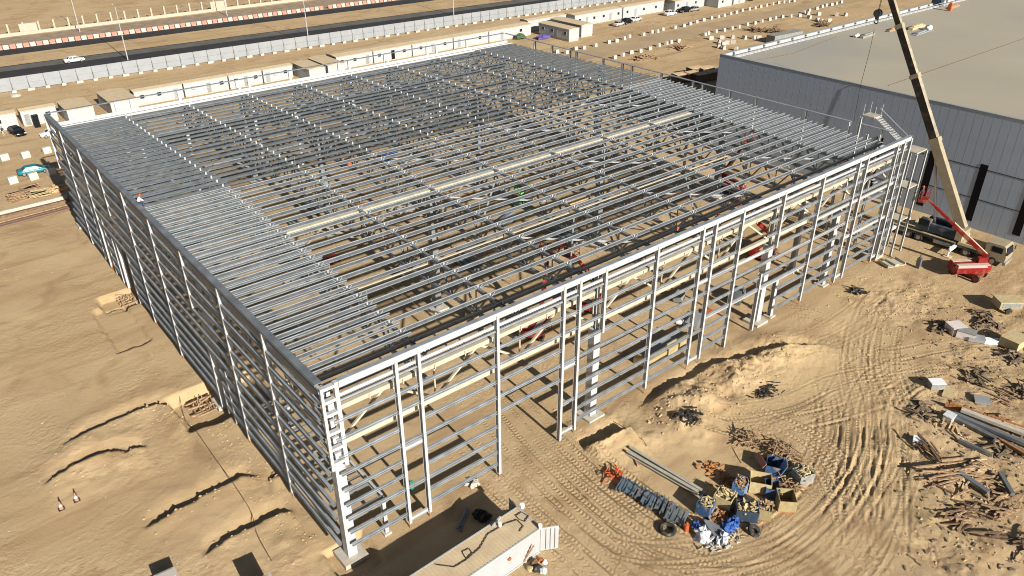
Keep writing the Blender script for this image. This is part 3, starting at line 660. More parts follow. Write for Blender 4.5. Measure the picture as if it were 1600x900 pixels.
# ---------------------------------------------------------------- vehicles
def car(loc, rz, paint, label, kind='saloon', L_=4.75, Wd=1.85, ht=1.46):
    r = thing('parked_car' if 'road' not in label else 'car', label, 'car', loc, rz); h = L_/2
    bz = .86 if kind == 'saloon' else 1.0
    st = [(-h, .45, .78), (-h+.12, .9, .98), (-h+.9, .93, 1.02), (-.6, .925, 1.0), (.8, .925, .98), (h-.9, .92, .90), (h-.25, .86, .74), (h, .55, .6)]
    rings = []
    for x, wk, zt in st:
        wy = Wd/2*wk/.925; zt = zt*(ht/1.46)
        rings.append([(x, -wy*.95, .28), (x, wy*.95, .28), (x, wy, .55), (x, wy*.97, zt-.08), (x, wy*.82, zt), (x, -wy*.82, zt), (x, -wy*.97, zt-.08), (x, -wy, .55)])
    part('body', MB().loft(rings), paint, r, smooth=True)
    rear = -h+.55 if kind == 'suv' else -h+.95
    def cab(z0, z1, e0, e1, w0, w1): return [[(e0[0], -w0, z0), (e0[0], w0, z0), (e1[0], w1, z1), (e1[0], -w1, z1)], [(e0[1], -w0, z0), (e0[1], w0, z0), (e1[1], w1, z1), (e1[1], -w1, z1)]]
    zb = .95*(ht/1.46); g = MB(); A = cab(zb, ht-.05, (rear-.25, 1.35), (rear+.35, .35), Wd*.46, Wd*.36); g.loft(A); part('windows', g, dark, r)
    rf = MB().loft([[(rear+.25, -Wd*.345, ht-.07), (rear+.25, Wd*.345, ht-.07), (rear+.4, Wd*.31, ht), (rear+.4, -Wd*.31, ht)], [(.5, -Wd*.345, ht-.07), (.5, Wd*.345, ht-.07), (.32, Wd*.31, ht), (.32, -Wd*.31, ht)]])
    for sx in (-1, 1):
        rf.beam((1.3, sx*Wd*.455, zb+.01), (.42, sx*Wd*.36, ht-.05), .07, .05); rf.beam((rear-.2, sx*Wd*.455, zb+.01), (rear+.38, sx*Wd*.36, ht-.05), .12, .05); rf.beam((-.35, sx*Wd*.462, zb), (-.35, sx*Wd*.365, ht-.05), .08, .03)
    part('roof', rf, paint, r)
    for x in (-h+.9, h-.88):
        for sy in (-1, 1):
            wh = part('wheel', MB().wheel((x, sy*(Wd/2-.1), .33), .33, .24), black, r)
            part('rim', MB().wheel((x, sy*(Wd/2-.1), .33), .2, .26, n=10), greyp, wh)
    for sy in (-1, 1):
        part('headlight', MB().box((h-.1, sy*Wd*.34, .66), (.22, .34, .12)), whitep, r); part('tail_light', MB().box((-h+.05, sy*Wd*.36, .8), (.14, .36, .12)), redp, r)
        part('door_mirror', MB().box((.85, sy*(Wd/2+.08), 1.0), (.18, .16, .13)), paint, r)
    return r
c = G(117, 97); car((c[0], c[1], .03), R(-2), whitep, 'white saloon car driving along the black asphalt road')
c = G(54, 270); car((c[0], c[1]-.1, 0), R(-4), tealp, 'teal coupe parked on sand by the corner of the steel frame', ht=1.4, L_=4.9)
c = G(28, 210); car((c[0], c[1], 0), R(-80), blackp, 'black car parked in front of the white cabins', 'suv')
c = G(80, 213); car((c[0]+.6, c[1], 0), R(178), whitep, 'white car partly hidden behind the far left corner of the steel frame', 'suv', ht=1.6)
g_ = 'cars parked by the site cabins'
for (px, py), rz, p, lb, k in (((967, 40), 10, silver, 'silver saloon, leftmost of three cars before the long white cabin row', 'saloon'), ((979, 37), 12, blackp, 'black car in the middle of three cars before the long cabin row', 'suv'), ((993, 33), 8, whitep, 'white car, rightmost of three by the long cabin row', 'saloon'),
                       ((1047, 24), 2, whitep, 'white suv parked alone left of two dark cars', 'suv'), ((1069, 19), 175, blackp, 'black suv parked beside the white one at the cabins', 'suv'), ((1084, 17), 176, greyp, 'dark grey car at the right end of the parked cars', 'saloon'), ((1176, 0), 5, blackp, 'dark car far back beside the access road barriers', 'saloon')):
    c = G(px, py); q = car((c[0], c[1], 0), R(rz), p, lb, k, ht=1.7 if k == 'suv' else 1.45); q['group'] = g_

# ---------------------------------------------------------------- truck crane
TC = thing('truck_crane', 'mobile truck crane with cream telescopic boom raised, standing beside the grey hall', 'crane', (88.6, -4.6, 0), R(-90+2))
# local +X is the driving direction
part('chassis', MB().bx(-7.2, 4.6, -1.25, 1.25, 1.0, 1.35).bx(-7.4, 4.4, -.5, .5, .6, 1.0).bx(-6.4, -5, -1.3, 1.3, .7, 1.0), craned, TC)
part('deck', MB().bx(-7.3, 1.2, -1.3, 1.3, 1.352, 1.48).bx(1.4, 4.4, -1.3, 1.3, 1.352, 1.7), tanp, TC)
part('toolbox', MB().bx(-1.6, 1.0, -1.28, -.9, .55, .98).bx(-1.6, 1.0, .9, 1.28, .55, .98), greyp, TC)
cabmb = MB(); pr_ = [(4.7, .75), (7.25, .75), (7.3, 1.5), (7.0, 2.75), (6.8, 2.95), (4.8, 2.95), (4.7, 2.8)]
cabmb.loft([[(x, -1.22, z) for x, z in pr_], [(x, 1.22, z) for x, z in pr_]])
cb_ = part('cab', cabmb, cranec, TC)
part('windscreen', MB().add([(7.315, -1.0, 1.7), (7.315, 1.0, 1.7), (7.05, .95, 2.7), (7.05, -.95, 2.7)], [(0, 1, 2, 3)]).box((7.2, 0, 2.2), (.06, 1.9, .8), 0, (0, -.27)), dark, cb_)
for s in (-1, 1): part('side_window', MB().box((6.1, s*1.225, 2.25), (1.3, .03, .75)), dark, cb_); part('mirror', MB().box((7.3, s*1.5, 2.2), (.1, .2, .5)), black, cb_)
part('bumper', MB().bx(7.1, 7.45, -1.25, 1.25, .45, .85), greyp, cb_)
for x in (-5.0, -3.6, 2.6, 5.9):
    for s in (-1, 1):
        wh = part('wheel', MB().wheel((x, s*1.06, .55), .55, .42), black, TC); part('rim', MB().wheel((x, s*1.06, .55), .3, .44, n=10), greyp, wh)
for x in (-6.9, 1.2):
    for s in (-1, 1):
        ot = part('outrigger', MB().beam((x, s*1.2, 1.0), (x, s*3.1, .95), .35, .35).tube((x, s*3.0, 0.1), (x, s*3.0, 1.5), .12, 8), whitep, TC)
        part('outrigger_pad', MB().box((x, s*3.0, .06), (.9, .9, .12)), woodp, ot)
part('turntable', MB().tube((-2.2, 0, 1.49), (-2.2, 0, 1.75), .9, 16), craned, TC)
ss = part('superstructure', MB().bx(-3.4, 1.0, -1.1, 1.1, 1.76, 2.1).bx(-3.4, .8, .35, 1.1, 2.1, 3.2).bx(-2.9, .8, -1.1, -.55, 2.1, 2.9), craned, TC)
part('counterweight', MB().bx(.85, 1.7, -1.25, 1.25, 1.8, 3.1), cranec, ss)
oc = part('operator_cab', MB().loft([[(-4.3, -1.3, 1.8), (-2.6, -1.3, 1.8), (-2.6, -1.3, 3.4), (-3.9, -1.3, 3.4)], [(-4.3, -.55, 1.8), (-2.6, -.55, 1.8), (-2.6, -.55, 3.4), (-3.9, -.55, 3.4)]]), craned, TC)
part('cab_glass', MB().bx(-4.05, -2.7, -1.33, -1.305, 2.5, 3.3), dark, oc)
for k, (a, b_) in enumerate((((.3, 0, 3.0), .38), ((.2, 0, 2.5), .3))): part('winch_drum', MB().tube((a[0], -.5, a[2]), (a[0], .5, a[2]), b_, 12), rust, ss)
B0 = Vector((1.0, .0, 3.2)); TIPW = Vector((88, 11.6, 32.0)); M_ = Matrix.Translation((88.6, -4.6, 0)) @ Matrix.Rotation(R(-88), 4, 'Z')
tip = M_.inverted() @ TIPW; bd = (tip-B0); 
def sec(t0, t1, w_, h_, m, nm='boom_section'):
    a, b_ = B0+bd*t0, B0+bd*t1; return part(nm, MB().beam(a, b_, w_, h_, (0, 1, 0)), m, TC)
boomd = mat('boom_worn_cream', (.28, .245, .18), .6, 0, .25, 1.2)
boomk = mat('boom_dirty_shaded_side', (.025, .02, .015), .6, 0, .4, 2, stain=(.15, .10, .05), stain_amt=.5)  # grime plus the shade of the side turned from the sun, as colour
s1 = sec(0, .36, .95, 1.15, cranec); s2 = sec(.36, .62, .80, .98, boomd); s3 = sec(.62, .82, .68, .84, boomd); s4 = sec(.82, 1, .56, .7, boomd)
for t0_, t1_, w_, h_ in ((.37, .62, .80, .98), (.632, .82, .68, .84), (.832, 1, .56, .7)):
    o_ = Vector((0, -1, 0))*(w_/2+.015); part('shade_plate', MB().beam(B0+bd*t0_+o_, B0+bd*t1_+o_, .02, h_*.98, (0, 1, 0)), boomk, TC)  # added dark plates that paint the boom's shaded side, not real parts
for t_, w_ in ((.36, 1.1), (.62, .95), (.82, .8)): sec(t_-.005, t_+.012, w_, w_*1.2, cranec, 'boom_collar')
sec(1.0, 1.03, .8, .9, boomd, 'boom_head')
un = bd.normalized(); sidev = Vector((0, 1, 0)); upv = un.cross(sidev)
part('luffing_ram', MB().tube((-2.3, 0, 2.1), B0+bd*.30-upv*(-.5), .19, 10), silver, TC)
jb = MB(); a_ = B0+bd*.02+Vector((0, .75, 0)); b_ = B0+bd*.34+Vector((0, .7, 0))      # folded lattice jib on the side
for q in (-.3, .3): jb.tube(a_+upv*q, b_+upv*q, .05, 5)
for k in range(14): jb.tube(a_.lerp(b_, k/14)+upv*.3*(-1)**k, a_.lerp(b_, (k+1)/14)-upv*.3*(-1)**k, .03, 4)
part('folded_jib', jb, cranec, TC)
hk = M_.inverted() @ Vector((88, 11.75, 27.9))
for q in (-.12, .12): part('hoist_rope', MB().tube(tip+Vector((.0, q, 0)), hk+Vector((0, q, .4)), .03, 5), black, TC)
hb = part('hook_block', MB().tube(hk+Vector((0, -.28, .2)), hk+Vector((0, .28, .2)), .5, 12).box(hk+Vector((0, 0, -.3)), (.35, .35, .6)), craned, TC)
hp = [hk+Vector((.28*math.cos(a), 0, -.85+.28*math.sin(a))) for a in [R(q) for q in (90, 30, -30, -90, -150, -180)]]
part('hook', MB().path([hk+Vector((0, 0, -.5))]+hp, .07, 6), black, hb)
single('tag_line', MB().path([GX(1366, 46, 100), GX(1360, 75, 98.5), GX(1345, 132, 96.8), GX(1334, 190, 96.7)], .035, 4), black, 'thin dark rope hanging down over the roof edge of the grey hall', 'rope')

# ---------------------------------------------------------------- boom lifts
def boomlift(loc, rz, boom_end, label, paint=redp, carr=0., z_piv=2.7):
    r = thing('boom_lift', label, 'boom lift', loc, rz)
    part('undercarriage', MB().box((0, 0, .55), (3.2, 1.4, .4), carr), paint, r); cc, cs_ = math.cos(carr), math.sin(carr); wp = lambda x, y: (x*cc-y*cs_, x*cs_+y*cc, .48)
    for x in (-1.35, 1.35):
        for s in (-1, 1): wh = part('wheel', MB().wheel(wp(x, s*1.1), .48, .38, (-cs_, cc, 0)), black, r); part('rim', MB().wheel(wp(x, s*1.1), .3, .42, (-cs_, cc, 0), n=10), paint, wh)
    prf = [(-2.5, -.75), (-2.3, -1.05), (1.5, -1.15), (2.2, -.9), (2.5, -.4), (2.5, .4), (2.2, .9), (1.5, 1.15), (-2.3, 1.05), (-2.5, .75)]
    body = MB().loft([[(x*.97, y*.97, .85) for x, y in prf], [(x, y, 1.1) for x, y in prf], [(x, y, 1.65) for x, y in prf], [(x*.93, y*.9, 1.85) for x, y in prf]])
    b_ = part('body', body, paint, r)
    part('cover', MB().bx(-2.2, 1.9, -.95, -.35, 1.852, 1.93).bx(-2.2, .2, .35, .95, 1.852, 1.93), redlt, b_)
    part('turret', MB().box((1.3, 0, 2.2), (1.2, .5, .75)), paint, r)
    p = Vector((1.7, 0, z_piv)); e = Vector(boom_end); mid = p.lerp(e, .55); e2 = e-(e-p).normalized()*.2
    bm = part('boom', MB().beam(p, mid, .42, .52).beam(mid, p.lerp(e, .86), .28, .34), paint, r); part('boom_cover', MB().beam(p+Vector((0, 0, .31)), mid+Vector((0, 0, .31)), .3, .05), redlt, bm)
    part('jib', MB().beam(p.lerp(e, .86), e, .18, .22), paint, r)
    d = (e-p); d.z = 0; d.normalize(); s_ = d.cross(Vector((0, 0, 1))); o = e+d*.5
    bk = MB(); a = math.atan2(s_.y, s_.x); bk.box(o-Vector((0, 0, .1)), (2.3, .95, .08), a)
    cs = [o+s_*i*1.1+d*j*.45 for i, j in ((-1, -1), (1, -1), (1, 1), (-1, 1))]
    for k in range(4):
        bk.tube(cs[k]-Vector((0, 0, .1)), cs[k]+Vector((0, 0, 1.05)), .035, 6)
        for z in (.5, 1.05): bk.tube(cs[k]+Vector((0, 0, z)), cs[(k+1) % 4]+Vector((0, 0, z)), .035, 6)
    bk.box(o+d*.3+Vector((0, 0, .75)), (.7, .3, .5), a)
    part('basket', bk, paint, r)
    return r, o
LL = Vector((82.4, -9.9, 0)); rz_ = math.atan2(-11.6+8.6, 84.6-80.4)
M2 = Matrix.Translation(LL) @ Matrix.Rotation(rz_, 4, 'Z')
tgt = Vector(GX(1450, 312, 81.8)); be = M2.inverted() @ tgt
lift, bo = boomlift(LL, rz_, be, 'red boom lift at right front of the steel frame, its basket raised to the corner', carr=R(90)-rz_)
bw = M2 @ bo
person((bw.x-.3, bw.y+.2, bw.z-.06), R(100), 'stand', (.05, .05, .08), (.06, .06, .07), 'worker in dark clothes standing in the raised red basket', orange)
for (px, py), rz, be_, lb in (((838, 520), 30, (5.5, .5, 7), 'red boom lift inside the frame behind the wide gate bay'), ((920, 478), 20, (-3, 1, 8), 'red boom lift inside the frame, deeper in than the one at the gate'), ((1140, 300), 80, (-2, 0, 9), 'red boom lift far inside the frame to the right'), ((1190, 400), 10, (-4, 1, 7), 'dark red boom lift behind the header near the right bays')):
    c = G(px, py); boomlift((c[0], c[1], 0), R(rz), be_, lb)
c = G(815, 322); gl = thing('scissor_lift', 'bright green scissor lift on the ground inside the frame', 'scissor lift', (c[0], c[1], 0), R(20))
part('base', MB().bx(-1.2, 1.2, -.6, .6, .3, .9), greenm, gl); sc_ = MB()
for k in range(3): sc_.beam((-1, 0, .9+k*.5), (1, 0, 1.4+k*.5), .08, .08).beam((1, 0, .9+k*.5), (-1, 0, 1.4+k*.5), .08, .08)
part('scissor_arms', sc_, greenm, gl); part('platform', MB().bx(-1.3, 1.3, -.6, .6, 2.4, 2.5).bx(-1.3, 1.3, -.6, -.56, 2.5, 3.4).bx(-1.3, 1.3, .56, .6, 2.5, 3.4), greenm, gl)
for x in (-.9, .9):
    for s in (-1, 1): part('wheel', MB().wheel((x, s*.6, .25), .25, .2), black, gl)

# workers
person((.0, 38.9, 16.2), R(0), 'crouch', (.7, .7, .7), (.05, .06, .12), 'worker in white shirt and orange helmet crouching on the left parapet', orange)
c = GY(1058, 366, .9); person((c[0], .9, 15.1), R(40), 'crouch', (.05, .06, .1), (.05, .06, .1), 'worker in yellow green vest crouching on the front eaves', orange, hivis)
c = GY(1116, 342, .9); person((c[0], .9, 15.1), R(-60), 'crouch', (.03, .03, .04), (.03, .03, .04), 'worker in black with red helmet crouching on the front eaves', redp)
c = GY(1313, 266, .9); person((c[0], .9, 15.0), R(-60), 'crouch', (.45, .08, .05), (.04, .04, .06), 'worker in red shirt behind the front parapet near the right end', orange)
c = G(6, 212); person((c[0], c[1], 0), R(-60), 'stand', (.02, .02, .03), (.35, .33, .3), 'person in black jacket and pale trousers standing by the black car')

# ---------------------------------------------------------------- stair at the far right corner
ST = thing('steel_stair', 'white steel stair flight with landings rising above the roof at the right corner', 'stair', (80.2, 0, 0))
fl = MB(); y_, z_ = 1.5, 14.0
for k in range(15): fl.bx(-.1, 1.1, .8+k*.30, 1.14+k*.30, 14.4+k*.19, 14.46+k*.19)
fl.beam((-.1, .6, 14.2), (-.1, 5.4, 17.2), .05, .3).beam((1.1, .6, 14.2), (1.1, 5.4, 17.2), .05, .3)
part('flight', fl, wsteel, ST)
for z in (14.2, 9.5, 5): part('landing', MB().bx(-.2, 2.4, -1.0, .8, z-.1, z+.05), cream, ST)
part('landing', MB().bx(-.3, 1.6, 5.2, 6.9, 17.1, 17.25), cream, ST)
fl = MB()
for zz in (9.5, 4.9):
    for k in range(13): fl.bx(1.3, 2.3, .8+k*.32, 1.12+k*.32, zz+k*.34, zz+.05+k*.34)
part('flight', fl, wsteel, ST)
for p in ((-.2, -1), (2.4, -1), (2.4, 6.9), (-.3, 6.9), (2.4, .8)): part('post', MB().ibeam((p[0], p[1], 0), (p[0], p[1], 17.0 if p[1] > 1 and p[0] < 1 else 14.1), .22, .22, (1, 0, 0)), wsteel, ST)
hr = MB()
for p in ((-.2, 6.8), (1.5, 6.8), (1.5, 5.3), (-.2, 5.3)): hr.tube((p[0], p[1], 17.2), (p[0], p[1], 18.6), .03, 5)
hr.tube((1.1, .6, 15.3), (1.1, 5.4, 18.2), .03, 5)
part('handrail', hr, wsteel, ST)

# ---------------------------------------------------------------- far side: hoarding, barriers, wall, poles
def line(x0, y0, sl): return lambda x: y0+sl*(x-x0)
fy = line(10, 164.4, -.042)
HF = thing('hoarding_fence', 'long grey sheet hoarding with raking props on concrete feet along the black road', 'fence')
items = []; props = []; feet = []; fr = []
for k in range(95):
    x = -40+k*3.35; a, b_ = x+.06, x+3.29
    m1 = MB(); m1.add([(a, fy(a)-.03, .1), (b_, fy(b_)-.03, .1), (b_, fy(b_)-.03, 3.0), (a, fy(a)-.03, 3.0), (a, fy(a)+.03, .1), (b_, fy(b_)+.03, .1), (b_, fy(b_)+.03, 3.0), (a, fy(a)+.03, 3.0)], [(0, 1, 2, 3), (7, 6, 5, 4), (3, 2, 6, 7), (0, 4, 5, 1)])
    d = abs(x-60); items.append((-d, m1))
    p = MB().tube((x, fy(x)-.1, 0), (x, fy(x)-.1, 3.0), .06, 6).tube((x, fy(x)-.1, 2.4), (x, fy(x)-1.5, .4), .045, 5); p.tube((a, fy(a)-.08, 1.55), (b_, fy(b_)-.08, 1.55), .035, 5)
    props.append((-d, p)); feet.append((-d, MB().box((x, fy(x)-1.5, .25), (.9 if k % 3 else 1.4, .6, .55))))
many('panel', items, hoard, HF); many('prop', props, galvd, HF); many('concrete_foot', feet, blockm, HF)
by = line(10, 212.4, -.026)
prof = [(-.3, 0), (.3, 0), (.26, .25), (.12, .5), (.1, .95), (-.1, .95), (-.12, .5), (-.26, .25)]
def jersey(L_): return MB().loft([[(-L_/2, y, z) for y, z in prof], [(L_/2, y, z) for y, z in prof]])
jw = jersey(1.35).mesh('road_barrier', whw); jr = jersey(1.35).mesh('road_barrier', redw)
for k in range(104):
    x = -12+k*1.62; red = k % 2
    if k in (74,): continue
    o = bpy.data.objects.new('road_barrier', jr if red else jw); COL.objects.link(o); o.location = (x, by(x), .02); o.rotation_euler = (0, 0, R(-1.5))
    o['category'] = 'barrier'; o['label'] = ('red plastic road barrier standing between white ones along the far road' if red else 'white plastic road barrier standing between red ones along the far road')
    o['group'] = 'red barriers along the far road' if red else 'white barriers along the far road'; o.scale = (1, 1.3, 1.15)
wy = line(10, 230.3, -.005)
BW = thing('boundary_wall', 'long cream boundary wall with pillars and mesh beyond the roads', 'wall')
part('plinth', MB().add([(-60, 230.2, 0), (300, 229, 0), (300, 229.4, 0), (-60, 230.6, 0), (-60, 230.2, .9), (300, 229, .9), (300, 229.4, .9), (-60, 230.6, .9)], [(0, 1, 5, 4), (4, 5, 6, 7), (2, 3, 7, 6), (0, 4, 7, 3), (1, 2, 6, 5)]), wallm, BW)
x = -30.; items = []
while x < 180: items.append((-abs(x-60), MB().box((x, wy(x)+.15, 1.7), (.45, .45, 3.4)))); x += 4.0
many('pillar', items, wallm, BW)
for xp in (20, 76, 132): part('solid_panel', MB().box((xp+3.2, wy(xp)+.15, 1.5), (4.6, .25, 3.0)), wallm, BW)
mh = MB(); mh.tube((-30, wy(-30)+.15, 3.2), (180, wy(180)+.15, 3.2), .03, 4); part('top_wire', mh, galvd, BW)
for (px, py, hh), lb in zip(((200, 94, 13), (452, 78, 13), (709, 24, 13), (125, 50, 13), (355, 25, 13)), ('street lamp column behind the hoarding above the white car', 'lamp column at the hoarding, second along the near road', 'lamp column at the hoarding, third and farthest right along the near road', 'lamp column at far left beside the cream boundary wall', 'lamp column beyond the red and white barriers near the solid wall panel')):
    c = G(px, py)
    if px == 452: c = (78.4, 163.0, 0)
    o = thing('street_lamp', lb, 'street lamp', (c[0], c[1], 0), 0, 'street lamps along the roads')
    part('pole', MB().tube((0, 0, 0), (0, 0, hh), .14, 8, .07), silver, o); part('arm', MB().tube((0, 0, hh), (0, 2, hh+.3), .05, 6), silver, o); part('lamp_head', MB().box((0, 2.4, hh+.3), (.3, .9, .14)), silver, o)

# ---------------------------------------------------------------- site cabins
def cabin(x0, x1, y0, y1, h, label, roof=roofm, face='y', feats=(), name='site_cabin', rz=0., base=.25):
    cx, cy = (x0+x1)/2, (y0+y1)/2; o = thing(name, label, 'cabin', (cx, cy, 0), rz, 'white site cabins behind the steel frame'); lx, ly = (x1-x0)/2, (y1-y0)/2
    part('wall', MB().bx(-lx, lx, -ly, ly, base, h), white, o)
    part('plinth', MB().bx(-lx+.1, lx-.1, -ly+.1, ly-.1, 0, base), conc, o)
    e = .12
    if face == 'y': part('roof', MB().loft([[(-lx-e, -ly-e, h), (-lx-e, ly+e, h), (-lx-e, ly+e, h+.08), (-lx-e, 0, h+.3), (-lx-e, -ly-e, h+.08)], [(lx+e, -ly-e, h), (lx+e, ly+e, h), (lx+e, ly+e, h+.08), (lx+e, 0, h+.3), (lx+e, -ly-e, h+.08)]]), roof, o)
    else: part('roof', MB().loft([[(-lx-e, -ly-e, h), (lx+e, -ly-e, h), (lx+e, -ly-e, h+.08), (0, -ly-e, h+.3), (-lx-e, -ly-e, h+.08)], [(-lx-e, ly+e, h), (lx+e, ly+e, h), (lx+e, ly+e, h+.08), (0, ly+e, h+.3), (-lx-e, ly+e, h+.08)]]), roof, o)
    jn = MB(); nx_ = int(2*lx/1.2)
    for i in range(1, nx_): jn.bx(-lx+i*2*lx/nx_-.02, -lx+i*2*lx/nx_+.02, -ly-.012, -ly-.001, base, h-.05)
    if nx_ > 1: part('panel_joints', jn, mat('seam_grey', (.42, .43, .43), .7), o)
    for kind, p in feats:
        q = -lx+p*2*lx
        if kind == 'w': f = part('window', MB().bx(q-.5, q+.5, -ly-.04, -ly-.002, base+1.1, base+2.0), wsteel, o); part('pane', MB().bx(q-.42, q+.42, -ly-.06, -ly-.045, base+1.18, base+1.92), dark, f)
        if kind == 'd': part('door', MB().bx(q-.45, q+.45, -ly-.05, -ly-.002, base, base+2.05), greyp if random.random() < .3 else hoard, o)
        if kind == 'o': part('dark_doorway_panel', MB().bx(q-.5, q+.5, -ly-.05, -ly-.002, base, base+2.2), blackp, o)  # black panel painted in for the shaded inside of an open doorway
        if kind == 'a': part('air_conditioner', MB().bx(q-.4, q+.4, -ly-.35, -ly-.03, base+1.3, base+1.85), white, o)
    return o
feat_sets = [[('w', .2), ('d', .5), ('w', .8)], [('d', .15), ('a', .4), ('w', .75)], [('w', .15), ('w', .5), ('d', .85)], [('a', .2), ('d', .55), ('w', .85)]]
row = [(-13, 2.6, 'long white cabin at far left behind the black car'), (3.4, 9.6, 'white cabin with dark door just left of the frame corner'), (24.5, 34.5, 'white cabin right of two beige roofed sheds at left back'), (34.8, 44.5, 'white cabin behind the second roof bay from the left'), (44.8, 52.5, 'white cabin with paired windows behind the left part of the frame'),
       (52.8, 60.0, 'white cabin just left of the two end-on beige roofs'), (71.5, 81.5, 'white cabin right of the end-on beige roofs'), (81.8, 93.0, 'white cabin with an open dark doorway'), (93.3, 106, 'white cabin with broad beige roof near the back corner'), (106.3, 118, 'white cabin right behind the back corner of the frame'), (118.3, 133.4, 'white cabin with one dark window just beyond the back corner')]
for i, (a, b_, lb) in enumerate(row):
    fs = feat_sets[i % 4]
    if 'open' in lb: fs = [('w', .15), ('o', .5), ('w', .8)]
    if i == len(row)-1: fs = [('w', .75), ('d', .3)]
    cabin(a, b_, 134.3, 137.2 if i < 6 else 139.5, 3.0, lb, feats=fs)
cabin(10.6, 15.4, 129.5, 137.5, 2.9, 'beige roofed shed end-on beside the far left frame corner', face='x')
cabin(18.6, 23.8, 129.5, 139.5, 2.9, 'beige roofed shed end-on, right of a dark gap', face='x')
cabin(61.2, 65.3, 128, 136.5, 2.9, 'left of two adjoining end-on beige roofs mid row', face='x')
cabin(66.2, 70.6, 128.5, 138.5, 2.9, 'right of two adjoining end-on beige roofs mid row', face='x')
cabin(137.2-6.3, 137.2+6.3, 124.8, 128.6, 3.3, 'grey white cabin standing out before the row, its long windowed side in shade', feats=[('w', .15), ('w', .45), ('d', .6), ('w', .88)], base=.6, rz=R(-90))
cabin(144.0-6.5, 144.0+6.5, 126.6, 131.0, 3.3, 'white cabin tucked behind the shaded cabin with a gap between', feats=[('d', .5)], base=.6, rz=R(-90))
cabin(134.9, 150, 137.5, 141, 3.2, 'white cabin with green stripes behind the two front cabins', feats=[('d', .3), ('w', .5)])
single('green_wall_mark', MB().bx(0, 1.2, -.03, 0, .5, 2.6), greenm, 'green painted stripes on the white cabin wall', 'mural', (144.5, 137.45, 0))
cabin(150.3, 170.5, 134, 139, 3.3, 'long white cabin behind three parked cars', feats=[('w', .1), ('d', .25), ('w', .4), ('w', .6), ('d', .75), ('w', .92)])
cabin(171, 190, 134, 138, 3.3, 'long white cabin farther right behind the white suv', feats=[('w', .1), ('d', .3), ('w', .5), ('w', .8)])
cabin(192, 207, 131, 135.5, 3.2, 'grey white cabin behind the two dark cars', feats=[('w', .1), ('d', .4), ('w', .7)])
cabin(208, 215.5, 126, 134.5, 3.3, 'tall narrow white cabin at the right end of the cabins', feats=[('w', .3)])
cabin(217, 223.5, 126.5, 136, 3.3, 'last white cabin beside the access road', feats=[('d', .5)])
c = G(50, 205); single('portable_toilet', MB().bx(-.5, .5, -.5, .5, 0, 2.2).bx(-.55, .55, -.55, .55, 2.2, 2.35), blackp, 'small dark cubicle against the white cabin by the frame corner', 'cubicle', (5.4, 132.6, 0))
# blocks along the access road
blk = MB().loft([[(-.55, y, z) for y, z in ((-.42, 0), (.42, 0), (.42, .15), (.28, .95), (-.28, .95), (-.42, .15))], [(.55, y, z) for y, z in ((-.42, 0), (.42, 0), (.42, .15), (.28, .95), (-.28, .95), (-.42, .15))]])
bmesh_ = blk.mesh('concrete_block', blockm)
def block(x, y, rz, label, grp, z=0, s=1.):
    s = s*.82
    o = bpy.data.objects.new('concrete_block', bmesh_); COL.objects.link(o); o.location = (x, y, z); o.rotation_euler = (0, 0, rz); o.scale = (s, s, s); o['label'] = label; o['category'] = 'block'; o['group'] = grp
for px, py in ((899, 76), (912, 75), (930, 71), (951, 66), (963, 64), (975, 60), (983, 57), (1005, 54), (1018, 50), (1027, 49), (1035, 46), (1054, 43), (1068, 40), (1078, 37), (1088, 34), (1099, 31), (1111, 28), (1122, 26), (1131, 24), (1141, 21), (1150, 19), (1159, 16), (1170, 14), (1179, 12), (1188, 10), (1197, 8), (1207, 6), (1216, 4), (1224, 3), (1232, 2), (1240, 1)):
    c = G(px, py+2); block(c[0], c[1], random.uniform(-.3, .3), 'white concrete block in the far row along the access road', 'blocks along the far side of the access road', 0, 1.15)
for px, py in ((960, 90), (973, 86), (986, 82), (1000, 80), (1015, 76), (1029, 71), (1041, 68), (1048, 66), (1060, 64), (1101, 54), (1106, 52), (1118, 49), (1131, 47), (1143, 44), (1154, 42), (1167, 38), (1179, 36), (1190, 33), (1202, 30), (1211, 28), (1222, 26), (1235, 25), (1249, 24), (1256, 19), (1264, 16), (1276, 13), (1284, 10), (1290, 8), (1299, 7), (1306, 5), (1314, 3), (885, 82), (870, 81)):
    c = G(px, py+2); block(c[0], c[1], random.uniform(-.3, .3), 'white concrete block in the near row along the access road', 'blocks along the near side of the access road', 0, 1.15)
for px, py in ((1111, 59), (1128, 58), (1145, 57), (1163, 58), (1178, 58), (1186, 58), (1124, 65), (1130, 68), (1136, 66), (1145, 65), (1123, 72), (1131, 74), (1150, 76), (1277, 30), (1283, 32), (1296, 31), (1264, 26), (1279, 21), (1307, 22), (1321, 22), (1262, 20)):
    c = G(px, py+3); block(c[0], c[1], random.uniform(-1.5, 1.5), 'white concrete block scattered on the rough sand beyond the grey hall', 'scattered blocks beyond the grey hall', 0, 1.3)
for (px, py), lb in zip(((8, 250), (41, 246), (74, 239), (21, 286), (53, 280), (81, 272)), ('white block at left picture edge, back row', 'white block behind the rear of the teal car', 'white block behind the front of the teal car', 'white block at lower left before the teal car', 'white block below the rear of the teal car', 'white block below the front of the teal car')):
    c = G(px, py); block(c[0], c[1], R(10), lb, 'white blocks around the teal car', 0, 1.45)
